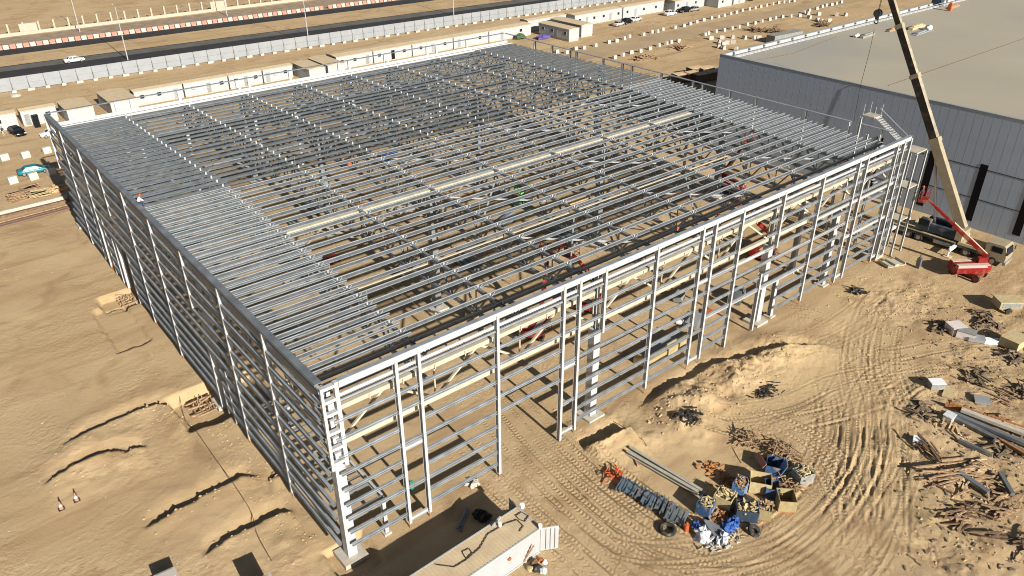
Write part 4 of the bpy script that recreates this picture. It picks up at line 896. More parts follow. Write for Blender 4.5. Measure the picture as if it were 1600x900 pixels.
# lumber stacks behind the grey hall corner
def planks(name, n, box, L_, sz, m, label, cat, rz=0., jit=.05, grp=None, loc=(0, 0, 0)):
    o = MB()
    for k in range(n):
        o.box((random.uniform(-box[0], box[0]), random.uniform(-box[1], box[1]), random.uniform(sz[1]/2, box[2])), (L_*random.uniform(.7, 1), sz[0], sz[1]), random.gauss(0, jit), (0, random.gauss(0, jit*.3)))
    return single(name, o, m, label, cat, loc, rz, grp)
for k, (px, py) in enumerate(((1062, 122), (1078, 120), (1094, 122), (1085, 112), (1102, 112), (1113, 118))):
    c = G(px, py+6); o = thing('timber_stack', ('pale topped timber stack, %s, beside the corner of the grey hall' % ['leftmost', 'second', 'third', 'back left', 'back middle', 'rightmost'][k]), 'timber stack', (c[0], c[1], 0), R(-10), 'timber stacks by the grey hall')
    part('timber', MB().bx(-1.8, 1.8, -1.1, 1.1, .15, 1.9), woodd, o)
    part('top_boards', MB().bx(-1.85, 1.85, -1.15, -.4, 1.905, 1.99).bx(-1.85, 1.7, -.36, .35, 1.905, 2.0).bx(-1.7, 1.85, .4, 1.1, 1.905, 1.98), woodp, o)
for k, (px, py, m, lb) in enumerate(((1008, 92, wood, 'small heap of boards and offcuts before the near block row'), (1065, 75, wood, 'low heap of boards and bars near the block row'), (1210, 50, woodd, 'dark heap of rubble on the rough sand beyond the grey hall'), (1170, 95, woodd, 'dark pile against the grey hall corner'), (1285, 40, woodd, 'long dark boards lying beyond the grey hall'), (1182, 48, woodd, 'thin dark scrap heap among the scattered blocks'))):
    c = G(px, py); planks('scrap_heap', 26, (2.2, 1.6, .5), 4.5, (.3, .12), m, lb, 'scrap heap', jit=.9, loc=(c[0], c[1], 0))
c = G(848, 61); single('netting_bundle', MB().blob((0, 0, .5), (2.4, 1.1, .8), 3, .3, 10), netm, 'crumpled purple netting just beyond the back corner of the frame', 'netting', (c[0], c[1], 0), group=None)
c = G(813, 61); single('shrub', MB().blob((0, 0, .5), (1.7, 1.2, .9), 5, .35, 12), mat('leaves', (.05, .09, .03), .9, 0, .4, 6), 'low green shrub below the cabins at the back corner', 'shrub', (c[0], c[1], 0))
c = G(1190, 66); single('low_shed', MB().bx(-6, 6, -1.4, 1.4, 0, 2.2), greyp, 'long low grey shed on the sand behind the grey hall parapet', 'shed', (c[0]+6, c[1]-3, 0), R(-4))
c = G(25, 150); single('manhole_ring', MB().tube((0, 0, 0), (0, 0, .4), 1.1, 16).tube((0, 0, .4), (0, 0, .5), .8, 16), conc, 'flat grey concrete ring lying on sand below the hoarding', 'concrete ring', (c[0], c[1], 0))
c = G(180, 148); single('bent_bar', MB().path([(0, 0, 0), (1, 1.2, 1.2), (0, 3, .3)], .12, 6), rust, 'thin bent bar on sand behind the beige sheds', 'bar', (c[0]-1, c[1]-1, 0))
# things on the grey roof
for (px, py, m, nm, lb, d) in ((1432, 44, woodp, 'board_stack', 'stack of pale boards on the roof of the grey hall', (6, .9, .4)), (1438, 52, hoard, 'sheet_pack', 'flat grey sheet pack lying on the hall roof', (6, 1.0, .15)), (1450, 47, whtarp, 'insulation_bag', 'white bag at the end of the boards on the hall roof', (1.8, 1.4, 1.0)), (1355, 57, greyp, 'rolled_membrane', 'long grey roll lying by the hall roof edge', (5, .7, .4)), (1338, 58, whitep, 'insulation_bag', 'small white bag beside the grey roll on the hall roof', (1.4, 1, .7)), (1400, 46, wood, 'board_stack', 'narrow brown boards left of the crane boom on the hall roof', (7, .5, .3)), (1483, 17, orange, 'roofing_machine', 'orange machine standing on the far part of the hall roof', (.7, .7, 1.5)), (1490, 12, wood, 'board_stack', 'dark boards far back on the hall roof', (6, .4, .3)), (1464, 9, craned, 'roofing_machine', 'dark machine at the guard rail far back on the hall roof', (2, 2, 3))):
    c = G(px, py, 15.6)
    mb = MB().blob((0, 0, d[2]*.4), (d[0]/2, d[1]/2, d[2]*.6), 4, .2, 10) if 'bag' in nm else MB().box((0, 0, d[2]/2), d).box((.3, .1, d[2]+.1), (d[0]*.7, d[1]*.6, .2))
    single(nm, mb, m, lb, nm.replace('_', ' '), (c[0], c[1], 15.6), R(4))

# ---------------------------------------------------------------- foreground: storage container with open door
SC_ = thing('shipping_container', 'white shipping container with dusty roof and open door at the bottom of the picture', 'container', (11.75, -6.1, 0), R(181.5))
Lc, Wc, Hc = 12.2, 2.75, 2.62     # local +X runs away from the door, +Y towards the camera side
cor = MB(); n_ = 60; ring0 = []; 
def corr(y, sgn):
    vs = []; fs = []
    for k in range(n_*4+1):
        x = .1+(Lc-.2)*k/(n_*4); dd = .035 if (k % 4) in (1, 2) else 0
        vs += [(x, y-sgn*dd, .15), (x, y-sgn*dd, Hc-.12)]
    for k in range(n_*4): fs.append((2*k, 2*k+2, 2*k+3, 2*k+1))
    return vs, fs
cor.add(*corr(0, -1)); cor.add(*corr(Wc, 1)); cor.bx(Lc-.06, Lc, 0, Wc, .1, Hc-.02)
part('wall', cor, white, SC_)
fm = MB().bx(0, Lc, -.05, .06, 0, .15).bx(0, Lc, Wc-.06, Wc+.05, 0, .15).bx(0, Lc, -.05, .06, Hc-.12, Hc).bx(0, Lc, Wc-.06, Wc+.05, Hc-.12, Hc).bx(-.02, .12, -.05, .1, 0, Hc+.01).bx(-.02, .12, Wc-.1, Wc+.05, 0, Hc+.01).bx(-.02, .12, 0, Wc, Hc-.15, Hc+.005).bx(0, .1, 0, Wc, 0, .15)
part('frame', fm, white, SC_)
rfm = MB(); vs = []; fs = []
for k in range(161):
    x = .12+(Lc-.15)*k/160; zz = Hc-.03+(.022 if (k % 4) in (1, 2) else 0); vs += [(x, .06, zz), (x, Wc-.06, zz)]
for k in range(160): fs.append((2*k, 2*k+1, 2*k+3, 2*k+2))
rfm.add(vs, fs); part('roof', rfm, roofm, SC_); part('floor', MB().bx(.1, Lc-.1, .05, Wc-.05, .12, .16), wood, SC_)
for nm, cy, ang, in (('door', Wc+.02, R(150)), ('door', .0, R(-100))):
    dm = MB(); h_ = 1.33; ca, sa = math.cos(ang), math.sin(ang)
    dm.box((ca*h_/2-.02, cy+sa*h_/2, Hc/2), (h_, .05, Hc-.2), ang); dr = part(nm, dm, white, SC_)
    lk = MB()
    for q in (.35, .7, 1.05):
        lk.tube((ca*h_*q/1.33-sa*.06, cy+sa*q*h_/1.33+ca*.06, .25), (ca*h_*q/1.33-sa*.06, cy+sa*q*h_/1.33+ca*.06, Hc-.25), .022, 6)
        lk.tube((ca*h_*q/1.33+sa*.06, cy+sa*q*h_/1.33-ca*.06, .25), (ca*h_*q/1.33+sa*.06, cy+sa*q*h_/1.33-ca*.06, Hc-.25), .022, 6)
    part('locking_bars', lk, greyp, dr)
def onroof(px, py): c = G(px, py, Hc+.05); return c
pts = [onroof(*p) for p in ((680, 882), (710, 886), (728, 875), (750, 856), (762, 835), (790, 818), (808, 812), (818, 822), (812, 830))]
single('hose', MB().path(pts, .03, 6), black, 'thin dark hose snaking over the container roof', 'hose')
pts = [onroof(*p) for p in ((728, 872), (722, 862), (733, 857), (738, 864), (730, 872))]; single('cable_loop', MB().path(pts, .025, 5), black, 'small loop of dark cable on the container roof', 'cable')
pts = [onroof(*p) for p in ((806, 806), (815, 800), (826, 806), (820, 815), (812, 812), (806, 806))]; single('cable_loop', MB().path(pts, .03, 5), black, 'coil of black cable at the door end of the container roof', 'cable')
for (px, py, s, lb) in ((844, 825, .17, 'white bucket on the corner of the container above its open door'), (816, 793, .2, 'white bucket beside the upended board at the container'), (781, 822, .15, 'white stone on the back edge of the container roof')):
    c = onroof(px, py); single('bucket', MB().tube((0, 0, 0), (0, 0, .34), s*.85, 12, s), whitep, lb, 'bucket', c)
c = onroof(776, 816); single('light_fitting', MB().box((0, 0, .08), (1.1, .14, .12)), silver, 'short grey batten on the back edge of the container roof', 'batten', c, R(20))
c = G(835, 874); single('timber_offcut', MB().box((0, 0, .9), (.12, .12, 1.6), 0, (.2, .5)), wood, 'brown timber offcut leaning against the container by the door', 'timber', (c[0]-.5, c[1]+.1, 0))
for k, (px, py, m, r_, lb) in enumerate(((836, 884, woodd, .35, 'dark rubbish bag by the container door'), (846, 878, orange, .2, 'orange tub among the rubbish by the container'), (852, 882, whitep, .22, 'white tub right of the rubbish by the container'), (842, 893, black, .4, 'black bag below the container door'), (829, 892, tanp, .3, 'tan sack against the container side'), (850, 896, whtarp, .3, 'pale crumpled sheet at the bottom edge by the container'))):
    c = G(px, py); single('rubbish_bag' if k != 1 else 'tub', MB().blob((0, 0, r_*.6), (r_, r_, r_*.8), k, .3, 8), m, lb, 'rubbish', (c[0], c[1]+.1, 0))
c = G(822, 877, .9); single('red_sign', MB().tube((0, 0, 0), (0, -.03, 0), .17, 6), orange, 'small red hexagonal sign on the container side wall', 'sign', (8.6, -9.0, 1.6))
# things in the container's shade
c = G(742, 815); single('steel_offcuts', MB().box((0, 0, .1), (2.4, .12, .1), .5).box((.2, .3, .15), (2.2, .14, .1), .6).box((-.3, .1, .2), (1.8, .2, .08), .4), galvd, 'bundle of grey steel strips in the shade behind the container', 'steel', (c[0]-.6, c[1]+.6, .0), R(10))
for k, (px, py, lb) in enumerate(((757, 812, 'black bags heaped in the container shade'), (748, 806, 'black sacks left of the heap in the container shade'))):
    c = G(px, py); single('rubbish_bag', MB().blob((0, 0, .25), (.6, .4, .4), 8+k, .35, 10), black, lb, 'rubbish', c)
c = G(740, 758); single('rubble_heap', MB().blob((0, 0, .1), (.6, .5, .35), 12, .5, 12), conc, 'small pale rubble heap under the front wall near the gate', 'rubble', (c[0], c[1], 0))
c = G(642, 763); single('green_bucket', MB().blob((0, 0, .3), (.4, .35, .45), 2, .2, 10), mat('green_plastic', (.03, .22, .14), .6), 'green plastic drum behind the first paired posts', 'drum', (c[0], c[1], 0))

# ---------------------------------------------------------------- waste bins and steel bundles
def bin_(px, py, w_, d_, h_, rz, m, label, lid=None, m2=None, fill=True):
    c = G(px, py); o = thing('waste_bin', label, 'waste bin', (c[0], c[1], hz(c[0], c[1])-.03), rz, 'waste bins in the yard')
    w_ *= .88; d_ *= .88; h_ *= .92; t_ = .05
    part('front_panel', MB().bx(-w_/2, w_/2, -d_/2, -d_/2+t_, .12, h_), m, o)
    part('back_panel', MB().bx(-w_/2, w_/2, d_/2-t_, d_/2, .12, h_), m2 or m, o)
    part('side_panel', MB().bx(-w_/2, -w_/2+t_, -d_/2+t_, d_/2-t_, .12, h_), m2 or m, o); part('side_panel', MB().bx(w_/2-t_, w_/2, -d_/2+t_, d_/2-t_, .12, h_), m2 or m, o)
    part('base', MB().bx(-w_/2, w_/2, -d_/2, d_/2, .08, .12).bx(-w_/2, -w_/2+.12, -d_/2, d_/2, 0, .08).bx(w_/2-.12, w_/2, -d_/2, d_/2, 0, .08), rust, o)
    if fill:
        q = MB(); rr = random.Random(px)
        for k in range(46):
            q.box((rr.uniform(-w_*.38, w_*.38), rr.uniform(-d_*.38, d_*.38), h_-.15+rr.uniform(-.12, .22)), (rr.uniform(.2, .7), rr.uniform(.05, .22), .06), rr.uniform(0, 3.1), (rr.gauss(0, .4), rr.gauss(0, .5)))
        q.box((0, 0, h_-.28), (w_-.12, d_-.12, .1))
        s = single('bin_offcuts', q, random.choice([woodp, wood, tanp]), 'heap of offcuts and rubble filling the ' + label, 'offcuts', (c[0], c[1], hz(c[0], c[1])-.03), rz, kind='stuff')
    return o
RB = R(32)
bin_(1101, 800, 1.5, 1.3, 1.35, R(15), bluep, 'blue bin at the left end of the bin cluster', m2=bluep)
bin_(1131, 788, 1.6, 1.7, 1.35, R(15), tanp, 'tan bin right of the leftmost blue bin')
bin_(1156, 768, 1.6, 1.2, 1.3, R(15), bluel, 'pale blue bin behind the tan bin')
bin_(1186, 764, 1.7, 2.0, 1.4, R(35), tanp, 'open tan bin left of the tall pale blue lid', fill=False)
bin_(1208, 738, 1.7, 1.6, 1.3, R(30), bluep, 'dark blue open bin at the back of the cluster', m2=bluep, fill=False)
bin_(1204, 772, 1.5, 1.3, 1.2, R(40), craned, 'dark open bin in the middle of the cluster', m2=bluep, fill=False)
bin_(1226, 790, 1.8, 1.6, 1.3, R(45), yellp, 'open yellow bin at the right front of the cluster', fill=False)
bin_(1193, 805, 1.5, 1.3, 1.25, R(28), yellp, 'yellow fronted bin full of rubble between the blue and yellow bins')
bin_(1165, 808, 1.5, 2.0, 1.35, R(40), bluep, 'blue bin full of offcuts at the front of the cluster', m2=craned)
bin_(1252, 752, 1.6, 1.4, 1.3, R(-20), greyp, 'grey green bin standing apart at the right of the cluster')
c = G(1214, 742); single('bin_lid', MB().box((0, 0, 1.15), (1.1, .05, 1.3), R(40), (.35, 0)), bluel, 'tall pale blue panel leaning on the dark blue bin', 'panel', (c[0], c[1]-.4, 0))
c = G(1185, 735); single('scrap_sheet', MB().box((0, 0, 1.2), (1.6, .05, .5), R(60), (.7, 0)), redw, 'faded red sheet lying over the dark blue bin', 'sheet', (c[0], c[1], 0))
# steel bundles on skids
for k, (px, py, n_, ln, lb) in enumerate(((980, 765, 5, 1.5, 'first bundle of blue grey channels, nearest the orange netting'), (1001, 775, 3, 1.3, 'second steel bundle along the skids'), (1018, 786, 4, 1.5, 'third steel bundle along the skids'), (1036, 795, 5, 1.5, 'fourth steel bundle along the skids'), (1056, 810, 7, 1.6, 'last and widest steel bundle, next to the blue bin'))):
    c = G(px, py); o = thing('steel_bundle', lb, 'steel bundle', (c[0], c[1], hz(c[0], c[1])), R(22), 'steel bundles on skids')
    sk = MB().box((0, 0, .08), (.12, 1.8, .14)).box((-.4, 0, .08), (.12, 1.8, .14)); part('skid', sk, woodd, o)
    gm_ = MB()
    n_ += 4
    for q in range(n_):
        y = -.75+q*1.5/max(n_-1, 1)
        if random.random() < .15: continue
        gm_.ibeam((-ln/2+random.uniform(-.25, .2), y, .34), (ln/2+random.uniform(-.2, .25), y+random.uniform(-.12, .12), .34+random.uniform(0, .12)), random.uniform(.08, .16), .12)
        if q % 3 == 1: gm_.beam((-ln/2, y-.1, .48), (ln/2-.2, y-.05, .46), .2, .05)
    part('channels', gm_, mat('blue_grey_channel', (.12, .17, .22), .5, .3, .3, 2) if k in (0, 2) else galvd, o)
    part('stake', MB().box((.5, .75, .55), (.08, .08, 1.0)), black, o); part('stake', MB().box((-.5, -.75, .45), (.08, .08, .8)), black, o)
for k, (a, b_) in enumerate((((984, 706), (1101, 777)), ((979, 712), (1090, 776)))):
    A, B = G(*a), G(*b_); mb = MB().ibeam((A[0], A[1], .42), (B[0], B[1], .42), .3, .34, None, .03, .03)
    single('steel_beam', mb, mat('weathered_grey_steel', (.33, .31, .26), .7, 0, .15, 2), ('longer grey steel beam on the sand pointing at the bins' if k == 0 else 'grey steel beam lying parallel on the camera side of its twin'), 'steel beam', group='two long steel beams')
A = G(994, 722); single('timber_block', MB().box((0, 0, .12), (.25, 1.3, .24), R(-30)), wood, 'timber packer under the two steel beams', 'timber', (A[0], A[1], 0))
def tyre(px, py, lb, r0=.55, tilt=0.):
    c = G(px, py); mb = MB(); rings = []
    for k in range(20):
        a = 2*math.pi*k/20; rings.append([((r0+.19*math.cos(q))*math.cos(a), (r0+.19*math.cos(q))*math.sin(a), .2+.17*math.sin(q)) for q in [i*math.pi/4 for i in range(8)]])
    rings.append(rings[0]); mb.loft(rings, cap=False); o = single('tyre', mb, black, lb, 'tyre', (c[0], c[1], hz(c[0], c[1])), smooth=True); o.rotation_euler = (tilt, tilt*.3, 0); return o
tyre(1043, 830, 'old black tyre lying flat on the sand left of the tarpaulins'); tyre(1176, 831, 'dark tyre leaning by the front blue bin', .4, .5)
for k, (px, py, m, rx, ry, lb) in enumerate(((1098, 838, whtarp, .9, .7, 'crumpled white plastic sheeting left of the grey sheets'), (1138, 825, bluet, .8, .5, 'blue tarpaulin draped right of the grey sheets'), (1128, 846, whtarp, .7, .4, 'torn pale sheeting below the grey sheets'), (1092, 800, bluet, .25, .25, 'blue rolled tarpaulin leaning at the leftmost blue bin'), (1088, 826, bluet, .4, .35, 'scrap of blue tarpaulin at the left of the sheeting'), (1148, 818, bluet, .6, .35, 'blue tarpaulin scrap by the front blue bin'))):
    c = G(px, py); single('tarpaulin', MB().blob((0, 0, .2), (rx, ry, .4 if k != 3 else .8), 20+k, .45, 14), m, lb, 'tarpaulin', (c[0], c[1], 0), R(25))
c = G(1117, 832); sh = MB()
for k in range(7): sh.box((-.5+k*.17, .1*math.sin(k), .5-.03*k), (.14, 1.9, .03), R(-14+6*k), (.25, .1))
single('sheet_stack', sh, galvd, 'fan of grey metal sheets among the tarpaulins', 'metal sheets', (c[0], c[1], 0))
for k, (px, py, m, lb) in enumerate(((1110, 806, wood, 'rubble heap between blue bin and tarpaulins'), (1126, 812, rust, 'rusty scrap heap in front of the tan bin'), (1146, 806, woodd, 'dark scrap heap left of the front blue bin'), (1148, 783, woodp, 'offcuts heap behind the front bins'), (1118, 852, conc, 'rubble strewn below the sheeting'), (1140, 843, conc, 'grey rubble right below the blue tarpaulin'), (1110, 732, rust, 'small scrap heap behind the leftmost bins'), (1133, 752, rust, 'reddish scrap heap behind the pale blue bin'))):
    c = G(px, py); q = MB(); rr = random.Random(k)
    for i in range(34): q.box((rr.gauss(0, .5), rr.gauss(0, .45), abs(rr.gauss(.05, .15))), (rr.uniform(.1, .6), rr.uniform(.05, .2), rr.uniform(.04, .14)), rr.uniform(0, 3), (rr.gauss(0, .3), rr.gauss(0, .4)))
    single('scrap_heap', q, m, lb, 'scrap heap', (c[0], c[1], hz(c[0], c[1])))
c = G(1072, 829); single('gas_bottle', MB().tube((0, 0, 0), (0, 0, .7), .2, 12).tube((0, 0, .7), (0, 0, .9), .08, 8), orange, 'orange gas bottle at the end of the steel bundles', 'gas bottle', (c[0], c[1], 0))
def sticks(name, px, py, n_, L_, spread, m, label, cat, th=.05, zz=.5, dirr=None, jit=1.2):
    c = G(px, py); q = MB(); rr = random.Random(px*7+py)
    for i in range(n_):
        a = rr.uniform(0, 3.14) if dirr is None else rr.gauss(dirr, jit); l = L_*rr.uniform(.5, 1)
        q.box((rr.gauss(0, spread), rr.gauss(0, spread*.7), abs(rr.gauss(.1, zz*.5))), (l, th*rr.uniform(.7, 1.6), th), a, (0, rr.gauss(0, .22)))
    return single(name, q, m, label, cat, (c[0], c[1], hz(c[0], c[1])))
sticks('scrap_heap', 1168, 692, 55, 1.5, .45, wood, 'spiky heap of reddish brown sticks left of the larger stick heap', 'scrap heap', .06, .8)
sticks('scrap_heap', 1218, 712, 90, 2.2, .8, wood, 'large spiky heap of reddish brown sticks behind the bins', 'scrap heap', .07, .9)
sticks('scrap_heap', 1232, 760, 40, 1.8, .6, wood, 'spread of brown sticks between the open bins and the grey bin', 'scrap heap', .07, .5)
sticks('scrap_heap', 1245, 735, 30, 1.0, .5, tanp, 'rubbish heap behind the grey green bin', 'scrap heap', .15, .5)
c = G(958, 745); on = MB(); rr = random.Random(4)
for k in range(26): on.box((rr.gauss(0, .4), rr.gauss(0, .3), .15+abs(rr.gauss(0, .2))), (rr.uniform(.3, .9), .04, .12), rr.uniform(0, 3), (rr.gauss(0, .4), rr.gauss(0, .5)))
single('barrier_netting', on, orange, 'tangled orange barrier netting left of the steel bundles', 'netting', (c[0], c[1], hz(c[0], c[1])))
c = G(1195, 616); q = MB(); rr = random.Random(9)
for k in range(70): q.box((rr.gauss(0, .75), rr.gauss(0, .5), .15+abs(rr.gauss(0, .12))), (rr.uniform(.2, .9), .1, .06), rr.uniform(0, 3))
single('cable_heap', q, black, 'round heap of black cable and mesh on the tracked sand', 'cable heap', (c[0], c[1], hz(c[0], c[1])))
sticks('scrap_heap', 1075, 664, 60, .8, .6, black, 'black scrap heap on the pale sand mound', 'scrap heap', .12, .3)
# ---------------------------------------------------------------- right hand yard: beams, timber, trailer
def plank_group(pxs, py0, n_, ang, jit, L_, m, label, grp, name='timber_plank', sp=(2.2, 1.4), w_=.14, zz=.35, cat='plank'):
    c = G(pxs, py0); ms = []
    for v in range(4): l = L_*(.35+.2*v); ms.append(MB().box((0, 0, 0), (l, w_, w_*.55)).mesh(name, m))
    cen = [(c[0]+random.gauss(0, sp[0]), c[1]+random.gauss(0, sp[1]), random.gauss(ang, jit), random.uniform(.25, .6)) for _ in range(max(2, n_//9))]
    for i in range(int(n_*.8)):
        q = random.choice(cen) if i % 5 else (c[0], c[1], ang, max(sp)*.9); x = q[0]+random.gauss(0, q[3]); y = q[1]+random.gauss(0, q[3])
        o = bpy.data.objects.new(name, random.choice(ms)); COL.objects.link(o); o.location = (x, y, hz(x, y)+.08+abs(random.gauss(0, zz*.5)))
        o.rotation_euler = (random.gauss(0, .1), random.gauss(0, .06), random.gauss(q[2], jit*.45)); o['label'] = label; o['category'] = cat; o['group'] = grp
plank_group(1500, 740, 48, R(-30), .15, 4.5, wood, 'brown plank in the sloping bundle at right', 'brown planks in the right hand bundle', sp=(1.6, 1.0))
plank_group(1462, 712, 22, R(60), .35, 2.2, woodd, 'dark short plank standing out left of the sloping bundle', 'dark planks left of the bundle', sp=(.6, .5), zz=.9)
plank_group(1510, 735, 26, R(10), .7, 1.6, woodp, 'pale split board on top of the plank bundle', 'pale boards on the bundle', sp=(1.3, .7), zz=.5)
plank_group(1560, 800, 70, R(-10), .9, 2.6, wood, 'brown plank strewn in the lower right scrap field', 'planks strewn at lower right', sp=(2.6, 2.0))
plank_group(1500, 790, 40, R(-60), .6, 1.8, woodd, 'dark plank strewn in the lower scrap field', 'dark planks at lower right', sp=(1.8, 1.3))
plank_group(1560, 845, 24, R(-40), .6, 2.2, woodd, 'dark plank near the lower right corner', 'dark planks by the corner', sp=(1.6, 1.2))
plank_group(1480, 660, 14, R(20), .8, 1.5, woodp, 'pale offcut left of the dark steel beams', 'pale offcuts by the steel', sp=(1.0, .8))
plank_group(1590, 640, 30, R(-20), .5, 2.0, wood, 'brown board on the rubble right of the flat box', 'boards on the upper rubble', sp=(3.0, 1.2))
plank_group(1540, 500, 24, R(-30), .5, 2.2, woodd, 'dark board on sand below the trailer', 'boards by the trailer', sp=(3.2, 1.4), w_=.12)
dst = mat('dark_steel', (.12, .13, .135), .6, .2, .2, 2, stain=DUST, stain_amt=.4)
for k, (a, b_, w_, m, lb) in enumerate((((1478, 648), (1625, 722), .5, dst, 'wide dark steel beam at left of the beam stack'), ((1490, 650), (1640, 714), .45, galvd, 'grey steel beam in the middle of the stack'), ((1500, 646), (1650, 702), .5, conc, 'pale concrete coloured beam on the upper side of the stack'), ((1512, 645), (1660, 695), .35, conc, 'dusty slab behind the beam stack'), ((1497, 742), (1543, 773), .45, galvd, 'loose grey channel lying on the brown planks'), ((1560, 745), (1580, 778), .35, dst, 'short dark beam right of the planks'), ((1497, 690), (1550, 714), .3, dst, 'dark steel length left of the beam stack'), ((1610, 720), (1560, 690), .25, rust, 'rusty bar along the beam stack'))):
    A, B = G(*a), G(*b_); z = .25+.1*(k % 3)
    single('steel_beam', MB().beam((A[0], A[1], z+hz(A[0], A[1])), (B[0], B[1], z+hz(B[0], B[1])), w_, .3), m, lb, 'steel beam', group='steel beams in the yard')
lt = MB()
for k in range(26):
    t_ = k/26; A = Vector(G(1490, 640)).lerp(Vector(G(1650, 690)), t_); lt.box((A[0], A[1]+.3, .35+hz(A[0], A[1])), (.12, 1.0, .5), R(20))
single('rebar_frames', lt, rust, 'row of rusty brown rebar cages along the beam stack', 'rebar cages')
def crate(px, py, d, rz, m, lb, nm='crate', cat='crate', top=None):
    c = G(px, py); o = thing(nm, lb, cat, (c[0], c[1], hz(c[0], c[1])), rz)
    part('shell', MB().bx(-d[0]/2, d[0]/2, -d[1]/2, d[1]/2, .05, d[2]), m, o)
    part('lid', MB().bx(-d[0]/2-.04, d[0]/2+.04, -d[1]/2-.04, d[1]/2+.04, d[2]+.003, d[2]+.08), top or m, o)
    part('skid', MB().bx(-d[0]/2, -d[0]/2+.12, -d[1]/2, d[1]/2, -.1, .045).bx(d[0]/2-.12, d[0]/2, -d[1]/2, d[1]/2, -.1, .045), woodd, o); return o
crate(1461, 606, (1.35, .9, .75), R(-38), greyp, 'dark box with white lid on the tracked sand', top=whitep)
crate(1534, 626, (1.3, 1.2, .15), R(-60), hoard, 'flat grey square board lying on rubble', 'board', 'board')
crate(1482, 615, (.9, 1.8, .25), R(-75), tanp, 'low tan pallet of boards left of the rubble', 'pallet', 'pallet')
crate(1581, 541, (2.2, 1.9, 1.0), R(-5), tanp, 'large tan box at right below the trailer')
crate(1508, 528, (1.8, 1.2, .9), R(-75), mat('white_generator_paint', (.55, .5, .48), .6), 'white cased generator with dark top vent in the rubbish line', 'generator', 'generator', top=greyp)
crate(1491, 519, (1.6, 1.5, .9), R(-30), mat('white_generator_paint', (.5, .5, .5), .6), 'tilted white box left of the generator')
crate(1552, 537, (2.4, .6, .5), R(-52), whitep, 'white plastic barrier lying left of the large tan box', 'barrier', 'barrier')
crate(1524, 533, (1.6, 1., .4), R(-60), hoard, 'pale grey box right of the generator')
crate(1482, 655, (1.0, .8, .6), R(0), whtarp, 'pale box at the left of the steel beams')
c = G(1434, 685); crate(1434, 690, (.7, .8, .4), R(20), whitep, 'white edged box at the left edge of the scrap yard')
for px, py, lb in ((1470, 512, 'dark scrap at the left of the rubbish line'), (1540, 500, 'dark scrap heap in the middle of the rubbish line'), (1590, 560, 'dark scrap by the large tan box'), (1530, 590, 'dark scorched scrap on the tracked sand'), (1435, 645, 'dark scrap heap left of the pale offcuts'), (1570, 700, 'scrap right of the loose dark beam'), (1600, 610, 'black heap at the right picture edge')):
    sticks('scrap_heap', px, py, 40, 1.4, .8, ballast, lb, 'scrap heap', .14, .35)
TR = thing('site_trailer', 'small tan topped trailer with drawbar and wheels on the sand at right', 'trailer', (*G(1570, 484)[:2], 0), R(-40))
part('body', MB().bx(-1.3, 1.3, -.9, .9, .6, 1.4), cranec, TR); part('panel', MB().bx(-1.0, 1.0, -.93, -.905, .75, 1.3), greyp, TR); part('lid', MB().bx(-1.35, 1.35, -.95, .95, 1.403, 1.5), tanp, TR)
part('drawbar', MB().beam((1.3, 0, .6), (2.8, 0, 1.4), .12, .12).beam((2.8, 0, 1.4), (3.0, 0, 2.2), .1, .1), dst, TR)
for s in (-1, 1): part('wheel', MB().wheel((-.2, s*.98, .38), .38, .22), black, TR)
# things by the right end of the front wall
c = G(1393, 413); pl = thing('formwork_tray', 'cream steel tray lying by the right end of the front wall', 'steel tray', (c[0], c[1], 0), R(-20))
part('tray', MB().bx(-1.4, 1.4, -.9, .9, .1, .2).bx(-1.4, -1.3, -.9, .9, .2, .5).bx(1.3, 1.4, -.9, .9, .2, .5).bx(-.3, .3, -.9, .9, .2, .45), cream, pl)
c = G(1434, 418); single('steel_drum_stand', MB().box((0, 0, .7), (.5, .5, 1.4)).tube((0, 0, 1.4), (0, 0, 1.9), .1, 8), dst, 'short dark steel stump on sand beside the cream tray', 'steel stump', (c[0], c[1], 0))
c = G(1438, 345); mr = MB().tube((0, 0, 0), (0, 0, .45), 1.5, 24)
single('concrete_disc', mr, conc, 'round concrete slab on the sand between frame and grey hall', 'concrete slab', (c[0]-1.5, c[1]-1.5, .1))
for k, (px, py, m, lb) in enumerate(((1450, 352, whtarp, 'pale rubbish beside the round concrete slab'), (1455, 360, conc, 'rubble behind the crane'), (1340, 455, black, 'dark scrap on sand right of the front wall'))):
    c = G(px, py); sticks('scrap_heap', px, py, 26, .9, .6, m, lb, 'scrap heap', .14, .3)
